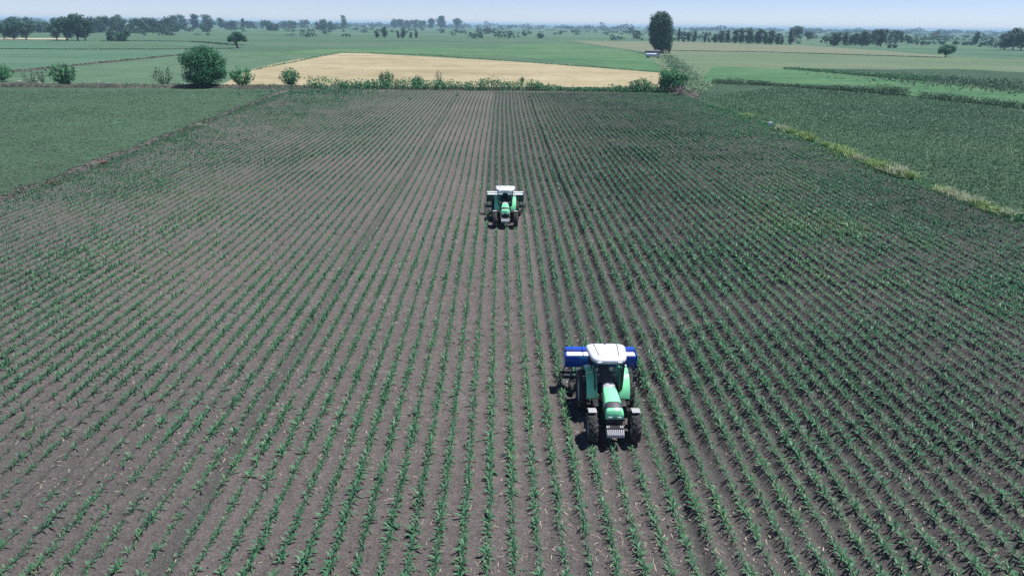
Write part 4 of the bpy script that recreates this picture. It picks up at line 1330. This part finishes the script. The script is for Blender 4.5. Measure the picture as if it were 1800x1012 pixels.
def make_tractor():
    t = empty('tractor')
    WB = 2.40
    RR, FR = 0.82, 0.60
    for s in (-1, 1):
        make_wheel(t, 'rear_wheel', s * 0.90, 0, RR, 0.42, 20, s)
        make_wheel(t, 'front_wheel', s * 0.81, -WB, FR, 0.34, 17, s)
        # green rear mudguard over the inner half of the wheel
        g = MB().loft(arc_shell(s * 0.44, s * 0.86, RR + 0.17, RR, R(8), R(150)))
        g.add([(s * 0.44, 0, RR + 0.05)] + [(s * 0.44, -math.cos(a) * (RR + 0.17), RR + math.sin(a) * (RR + 0.17)) for a in [R(8 + 142 * k / 12) for k in range(13)]],
              [(0, k, k + 1) for k in range(1, 13)])
        fo = g.build('rear_mudguard', M_green, t, smooth=True, angle=50)
        MB().box((s * 0.74, 0.10, RR * 2 + 0.21), (0.20, 0.10, 0.10)).build('fender_lamp', M_lamp, fo, bevel=0.015, smooth=True)
        # grey front mudguard
        MB().loft(arc_shell(s * 0.66, s * 0.97, FR + 0.09, FR, R(80), R(138), 8, 0.025, -WB)).build('front_mudguard', M_fend, t, smooth=True, angle=50)
        MB().tube([(s * 0.60, -WB + 0.05, FR + 0.1), (s * 0.68, -WB + 0.12, FR * 2 + 0.06)], 0.025, 6).build('mudguard_stay', M_black, t)
        # cab steps and tank
        b = MB(); b.box((s * 0.52, -1.25, 0.78), (0.26, 0.62, 0.42))
        b.build('fuel_tank', M_black, t, bevel=0.04, smooth=True)
        b = MB(); b.box((s * 0.72, -1.02, 0.50), (0.28, 0.24, 0.03)); b.box((s * 0.72, -1.02, 0.80), (0.26, 0.24, 0.03))
        b.box((s * 0.60, -1.02, 0.66), (0.03, 0.24, 0.5))
        b.build('step', M_black, t)
        # mirror
        mo = MB().tube([(s * 0.66, -0.78, 2.05), (s * 0.95, -0.88, 2.02), (s * 1.0, -0.90, 1.95)], 0.014, 5).build('mirror_arm', M_black, t)
        MB().box((s * 1.0, -0.91, 1.82), (0.16, 0.04, 0.26)).build('mirror', M_black, mo, bevel=0.012)
    # axles, gearbox, engine
    MB().tube([(-0.75, 0, RR), (0.75, 0, RR)], 0.14, 12).build('rear_axle', M_black, t, smooth=True)
    b = MB(); b.tube([(-0.66, -WB, FR), (0.66, -WB, FR)], 0.085, 10); b.box((0, -WB, FR), (0.3, 0.34, 0.3))
    b.build('front_axle', M_black, t, smooth=True)
    b = MB(); b.box((0, -0.35, 0.86), (0.46, 1.5, 0.52)); b.box((0, -1.75, 0.92), (0.40, 1.7, 0.46)); b.box((0, -2.55, 0.72), (0.42, 0.7, 0.20))
    b.build('engine_block', M_black, t, bevel=0.03)
    # bonnet
    hz = lambda y: 1.60 + 0.06 * (y + 0.9)
    rings = [sect(y, w, w * 0.80, 1.05, hz(y), 0.08) for y, w in ((-1.12, 0.28), (-1.4, 0.31), (-1.8, 0.335), (-2.12, 0.35))]
    MB().loft(rings).build('bonnet', M_green, t, smooth=True, angle=38)
    rings = [sect(y, w, w * 0.80, 1.06, z, 0.08) for y, w, z in ((-0.80, 0.245, 1.63), (-0.95, 0.26, 1.61), (-1.118, 0.276, 1.585))]
    MB().loft(rings).build('bonnet_rear_panel', M_hoodg, t, smooth=True, angle=38)
    # sloping dark grille panel, then the green lip and face
    rings = [sect(y, w, w * 0.80, 1.02, z, 0.07) for y, w, z in ((-2.123, 0.345, 1.51), (-2.30, 0.345, 1.47), (-2.42, 0.34, 1.43))]
    MB().loft(rings).build('upper_grille', M_grille, t, smooth=True, angle=38)
    rings = [sect(y, w, w * 0.84, zb, z, 0.05) for y, w, z, zb in ((-2.422, 0.345, 1.425, 1.02), (-2.54, 0.34, 1.38, 1.02), (-2.60, 0.325, 1.27, 1.04))]
    MB().loft(rings).build('nose', M_green, t, smooth=True, angle=38)
    b = MB(); b.loft([sect(-2.30, 0.33, 0.30, 0.70, 1.016, 0.02), sect(-2.59, 0.32, 0.29, 0.72, 1.016, 0.02)])
    b.build('lower_grille', M_black, t)
    for k in range(4):
        MB().box((0, -2.60, 0.78 + 0.06 * k), (0.52, 0.02, 0.022)).build('grille_slat', M_grille, t)
    for s in (-1, 1):
        MB().box((s * 0.17, -2.615, 1.12), (0.15, 0.04, 0.07)).build('headlight', M_lamp, t, bevel=0.012, smooth=True)
        b = MB()
        for k in range(6): b.box((s * (0.345 - 0.004 * k), -1.55 + 0.12 * k - 0.3, 1.25), (0.02, 0.05, 0.22))
        b.build('side_vent', M_grille, t)
    # front weights
    MB().box((0, -2.70, 0.62), (0.62, 0.24, 0.12)).build('weight_carrier', M_black, t, bevel=0.01)
    for k in range(9):
        x = -0.288 + 0.072 * k
        MB().loft([[Vector((x + d, y, z)) for y, z in ((-2.63, 0.50), (-2.98, 0.48), (-3.10, 0.56), (-3.08, 0.66), (-2.90, 0.80), (-2.69, 0.82), (-2.63, 0.74))] for d in (-0.026, 0.026)]).build('weight', M_weight, t, bevel=0.006)
    MB().box((0, -2.88, 0.822), (0.66, 0.05, 0.022)).build('weight_bar', M_black, t)
    # cab
    MB().box((0, -0.10, 1.12), (0.86, 1.3, 0.10)).build('cab_floor', M_black, t)
    b = MB()
    b.box((0, 0.30, 1.42), (0.44, 0.46, 0.14)); b.box((0, 0.52, 1.72), (0.44, 0.12, 0.56), Matrix.Rotation(R(-10), 3, 'X'))
    b.build('seat', M_seat, t, bevel=0.04, smooth=True)
    b = MB().box((0, -0.66, 1.45), (0.40, 0.20, 0.55)); b.build('dashboard', M_black, t, bevel=0.04, smooth=True)
    ring_ = MB()
    pts = [Vector((0.19 * math.cos(a), -0.42 + 0.17 * math.sin(a), 1.78 + 0.085 * math.sin(a))) for a in [2 * math.pi * k / 20 for k in range(21)]]
    ring_.tube(pts, 0.015, 6); ring_.tube([(0, -0.42, 1.78), (0, -0.58, 1.60)], 0.02, 6); ring_.box((0, -0.42, 1.78), (0.34, 0.03, 0.02))
    ring_.build('steering_wheel', M_black, t)
    FP = {}
    for s in (-1, 1):
        FP[s] = [(s * 0.50, -0.86, 1.18), (s * 0.60, -0.62, 2.42)]
        MB().tube([(s * 0.50, -0.86, 1.10), (s * 0.55, -0.80, 1.7), (s * 0.60, -0.62, 2.42)], 0.035, 6).build('pillar', M_black, t)
        MB().tube([(s * 0.60, 0.70, 1.62), (s * 0.62, 0.62, 2.42)], 0.035, 6).build('pillar', M_black, t)
        MB().tube([(s * 0.56, 0.05, 1.15), (s * 0.62, 0.02, 2.42)], 0.028, 6).build('pillar', M_black, t)
        MB().add([(s * 0.515, -0.84, 1.2), (s * 0.56, 0.05, 1.2), (s * 0.615, 0.02, 2.42), (s * 0.595, -0.63, 2.42)], [(0, 1, 2, 3)]).build('door_glass', M_glass, t)
        MB().add([(s * 0.565, 0.05, 1.68), (s * 0.595, 0.68, 1.68), (s * 0.615, 0.62, 2.42), (s * 0.612, 0.02, 2.42)], [(0, 1, 2, 3)]).build('side_glass', M_glass, t)
    MB().add([(-0.48, -0.86, 1.62), (0.48, -0.86, 1.62), (0.58, -0.63, 2.42), (-0.58, -0.63, 2.42)], [(0, 1, 2, 3)]).build('windscreen', M_glass, t)
    MB().add([(-0.59, 0.70, 1.62), (0.59, 0.70, 1.62), (0.60, 0.63, 2.42), (-0.60, 0.63, 2.42)], [(0, 1, 2, 3)]).build('rear_glass', M_glass, t)
    # roof: rounded, wider behind than in front
    def rr_(ins, z, n=40):
        P = []
        for k in range(n):
            a = 2 * math.pi * k / n
            c, s = math.cos(a), math.sin(a)
            e = 0.42
            u = math.copysign(abs(c) ** e, c); v = math.copysign(abs(s) ** e, s)
            y = 0.0 + v * (0.78 - ins)
            w = (0.70 + 0.085 * (y + 0.8) / 0.8 - 0.02) - ins
            P.append(Vector((u * w, y, z - 0.03 * abs(v) ** 3)))
        return P
    MB().loft([rr_(0.10, 2.40), rr_(0.02, 2.42), rr_(0.0, 2.48), rr_(0.02, 2.555), rr_(0.08, 2.595), rr_(0.30, 2.615)]).build('roof', M_white, t, smooth=True, angle=60)
    for s in (-1, 1):
        MB().tube([(s * 0.40, -0.42, 2.612), (s * 0.47, 0.56, 2.606)], 0.014, 5).build('roof_groove', M_grille, t)
        MB().box((s * 0.40, -0.80, 2.46), (0.17, 0.05, 0.07)).build('work_light', M_lamp, t, bevel=0.012)
    MB().box((0, 0.66, 2.60), (0.05, 0.10, 0.04)).build('roof_catch', M_grille, t)
    MB().tube([(0.44, -1.0, 1.3), (0.44, -1.0, 2.2), (0.44, -0.94, 2.32)], 0.035, 8).build('exhaust_pipe', M_black, t, smooth=True)
    # three-point linkage
    b = MB()
    for s in (-1, 1):
        b.tube([(s * 0.30, 0.35, 0.65), (s * 0.42, 1.20, 0.62)], 0.035, 6)
        b.tube([(s * 0.26, 0.45, 1.25), (s * 0.38, 0.95, 0.64)], 0.025, 6)
    b.tube([(0, 0.4, 1.15), (0, 1.25, 1.10)], 0.035, 6)
    b.build('linkage', M_black, t)
    return t


def make_cultivator(main, lidmat, boxmat, high):
    c = empty('row_cultivator')
    # toolbar
    b = MB(); b.box((0, 1.36, 0.66), (3.25, 0.11, 0.11)); b.build('toolbar', M_frame, c, bevel=0.012)
    b = MB(); b.box((0, 1.80, 0.66), (3.25, 0.09, 0.09)); b.build('toolbar', M_frame, c, bevel=0.012)
    for x in (-1.2, -0.4, 0.4, 1.2):
        MB().box((x, 1.58, 0.66), (0.08, 0.40, 0.08)).build('cross_bar', M_frame, c)
    b = MB()
    for s in (-1, 1):
        b.tube([(s * 0.42, 1.30, 0.60), (s * 0.30, 1.32, 1.10), (0, 1.32, 1.22)], 0.04, 6)
    b.build('headstock', M_frame, c)
    # hoppers: two long bins with lids
    z0 = 1.05
    for s in (-1, 1):
        x0, x1 = (0.015, 1.50) if s > 0 else (-1.50, -0.015)
        prof = [(1.52, z0), (1.80, z0), (1.98, z0 + 0.36), (1.98, z0 + 0.60), (1.34, z0 + 0.60), (1.34, z0 + 0.36)]
        h = MB().loft([[Vector((x, y, z)) for y, z in prof] for x in (x0, x1)]).build('hopper', boxmat, c, bevel=0.012)
        MB().box(((x0 + x1) / 2, 1.53, z0 + 0.622), (x1 - x0 - 0.10, 0.34, 0.04)).build('lid', lidmat, h, bevel=0.012, smooth=True)
        MB().box(((x0 + x1) / 2, 1.86, z0 + 0.68), (x1 - x0 - 0.02, 0.24, 0.16)).build('rear_bin', main if high else lidmat, h, bevel=0.015)
        MB().box(((x0 + x1) / 2, 1.53, z0 + 0.648), (0.03, 0.36, 0.02)).build('lid_strap', M_frame, h)
        for xs_ in (0.2, 0.8):
            xx = x0 + (x1 - x0) * xs_
            MB().tube([(xx, 1.40, 0.70), (xx, 1.60, z0 + 0.02)], 0.025, 6).build('bracket', M_frame, c)
    for s in (-1, 1):
        MB().box((s * 1.515, 1.62, z0 + 0.36), (0.018, 0.60, 0.60)).build('end_plate', main, c, bevel=0.006)
    # row units: arms, tines with shares, gauge wheels
    for k in range(5):
        x = -1.5 + 0.75 * k
        u = MB()
        u.box((x - 0.04, 1.95, 0.56), (0.02, 0.40, 0.05)); u.box((x + 0.04, 1.95, 0.56), (0.02, 0.40, 0.05)); u.box((x, 2.2, 0.50), (0.10, 0.36, 0.07))
        uo = u.build('row_unit', M_frame, c)
        for dx, dy in ((0, 2.36), (-0.15, 2.12), (0.15, 2.12)):
            tn = MB().tube([(x + dx, dy, 0.52), (x + dx, dy + 0.13, 0.34), (x + dx, dy + 0.04, 0.12), (x + dx, dy - 0.05, 0.02)], 0.018, 5)
            V = [(x + dx, dy - 0.16, 0.02), (x + dx - 0.09, dy + 0.03, 0.03), (x + dx + 0.09, dy + 0.03, 0.03), (x + dx, dy + 0.0, 0.07)]
            tn.add(V, [(0, 1, 3), (0, 3, 2), (1, 2, 3), (0, 2, 1)])
            tn.build('tine', M_steel, uo)
        MB().tube([(x, 1.74, z0 + 0.02), (x, 1.95, 0.6), (x, 2.2, 0.2)], 0.022, 6).build('drop_tube', M_black, uo)
    for s in (-1, 1):
        g = MB().lathe_x([(-0.07, 0.08), (-0.07, 0.25), (0.07, 0.25), (0.07, 0.08)], 20, (s * 1.22, 1.10, 0.25))
        go = g.build('gauge_wheel', M_tyre, c, smooth=True)
        MB().tube([(s * 1.34, 1.10, 0.25), (s * 1.34, 1.20, 0.5), (s * 1.22, 1.34, 0.66)], 0.025, 6).build('wheel_arm', M_frame, go)
    for s in (-1, 1):                                  # side markers folded at the ends of the bar
        MB().tube([(s * 1.60, 1.36, 0.70), (s * 1.72, 1.40, 0.95), (s * 1.70, 1.5, 0.35)], 0.025, 6).build('side_marker', M_frame, c)
    return c


TZ = 0.0
tr = make_tractor()
tr.location = (NEAR_T.x, NEAR_T.y + 2.40, TZ)
tag(tr, 'large green tractor with white roof nearest the camera, pulling blue hoppers', 'tractor', 'green tractors in the maize field')
tr2 = copy_tree(tr)
tr2.location = (FAR_T.x, FAR_T.y + 2.40, TZ)
tr2['label'] = 'green tractor farther up the field, pulling dark hoppers with white lids'
c1 = make_cultivator(M_blue, M_lid, M_blue, True)
c1.location = (NEAR_T.x, NEAR_T.y + 2.40, TZ)
tag(c1, 'blue row cultivator with white-lidded hoppers behind the nearer tractor', 'cultivator', 'cultivators behind the tractors')
c2 = make_cultivator(M_dgreen, M_lid, M_dgreen, False)
c2.location = (FAR_T.x, FAR_T.y + 2.40, TZ)
tag(c2, 'dark green row cultivator with long white lids behind the farther tractor', 'cultivator', 'cultivators behind the tractors')

# ------------------------------------------------------------------ the air
b = MB().box((0, 6000, 15.0), (26000, 26000, 34.0))
ho = b.build('haze', None)
mt = bpy.data.materials.new('haze_air')
mt.use_nodes = True
nt = mt.node_tree; nt.nodes.clear()
pv = nt.nodes.new('ShaderNodeVolumePrincipled')
pv.inputs['Color'].default_value = (0.52, 0.74, 1.0, 1)
pv.inputs['Density'].default_value = 0.00016
pv.inputs['Anisotropy'].default_value = 0.0
oo = nt.nodes.new('ShaderNodeOutputMaterial')
nt.links.new(pv.outputs[0], oo.inputs['Volume'])
ho.data.materials.append(mt)
tag(ho, 'thin bluish haze lying over the whole plain', 'haze', kind='stuff')
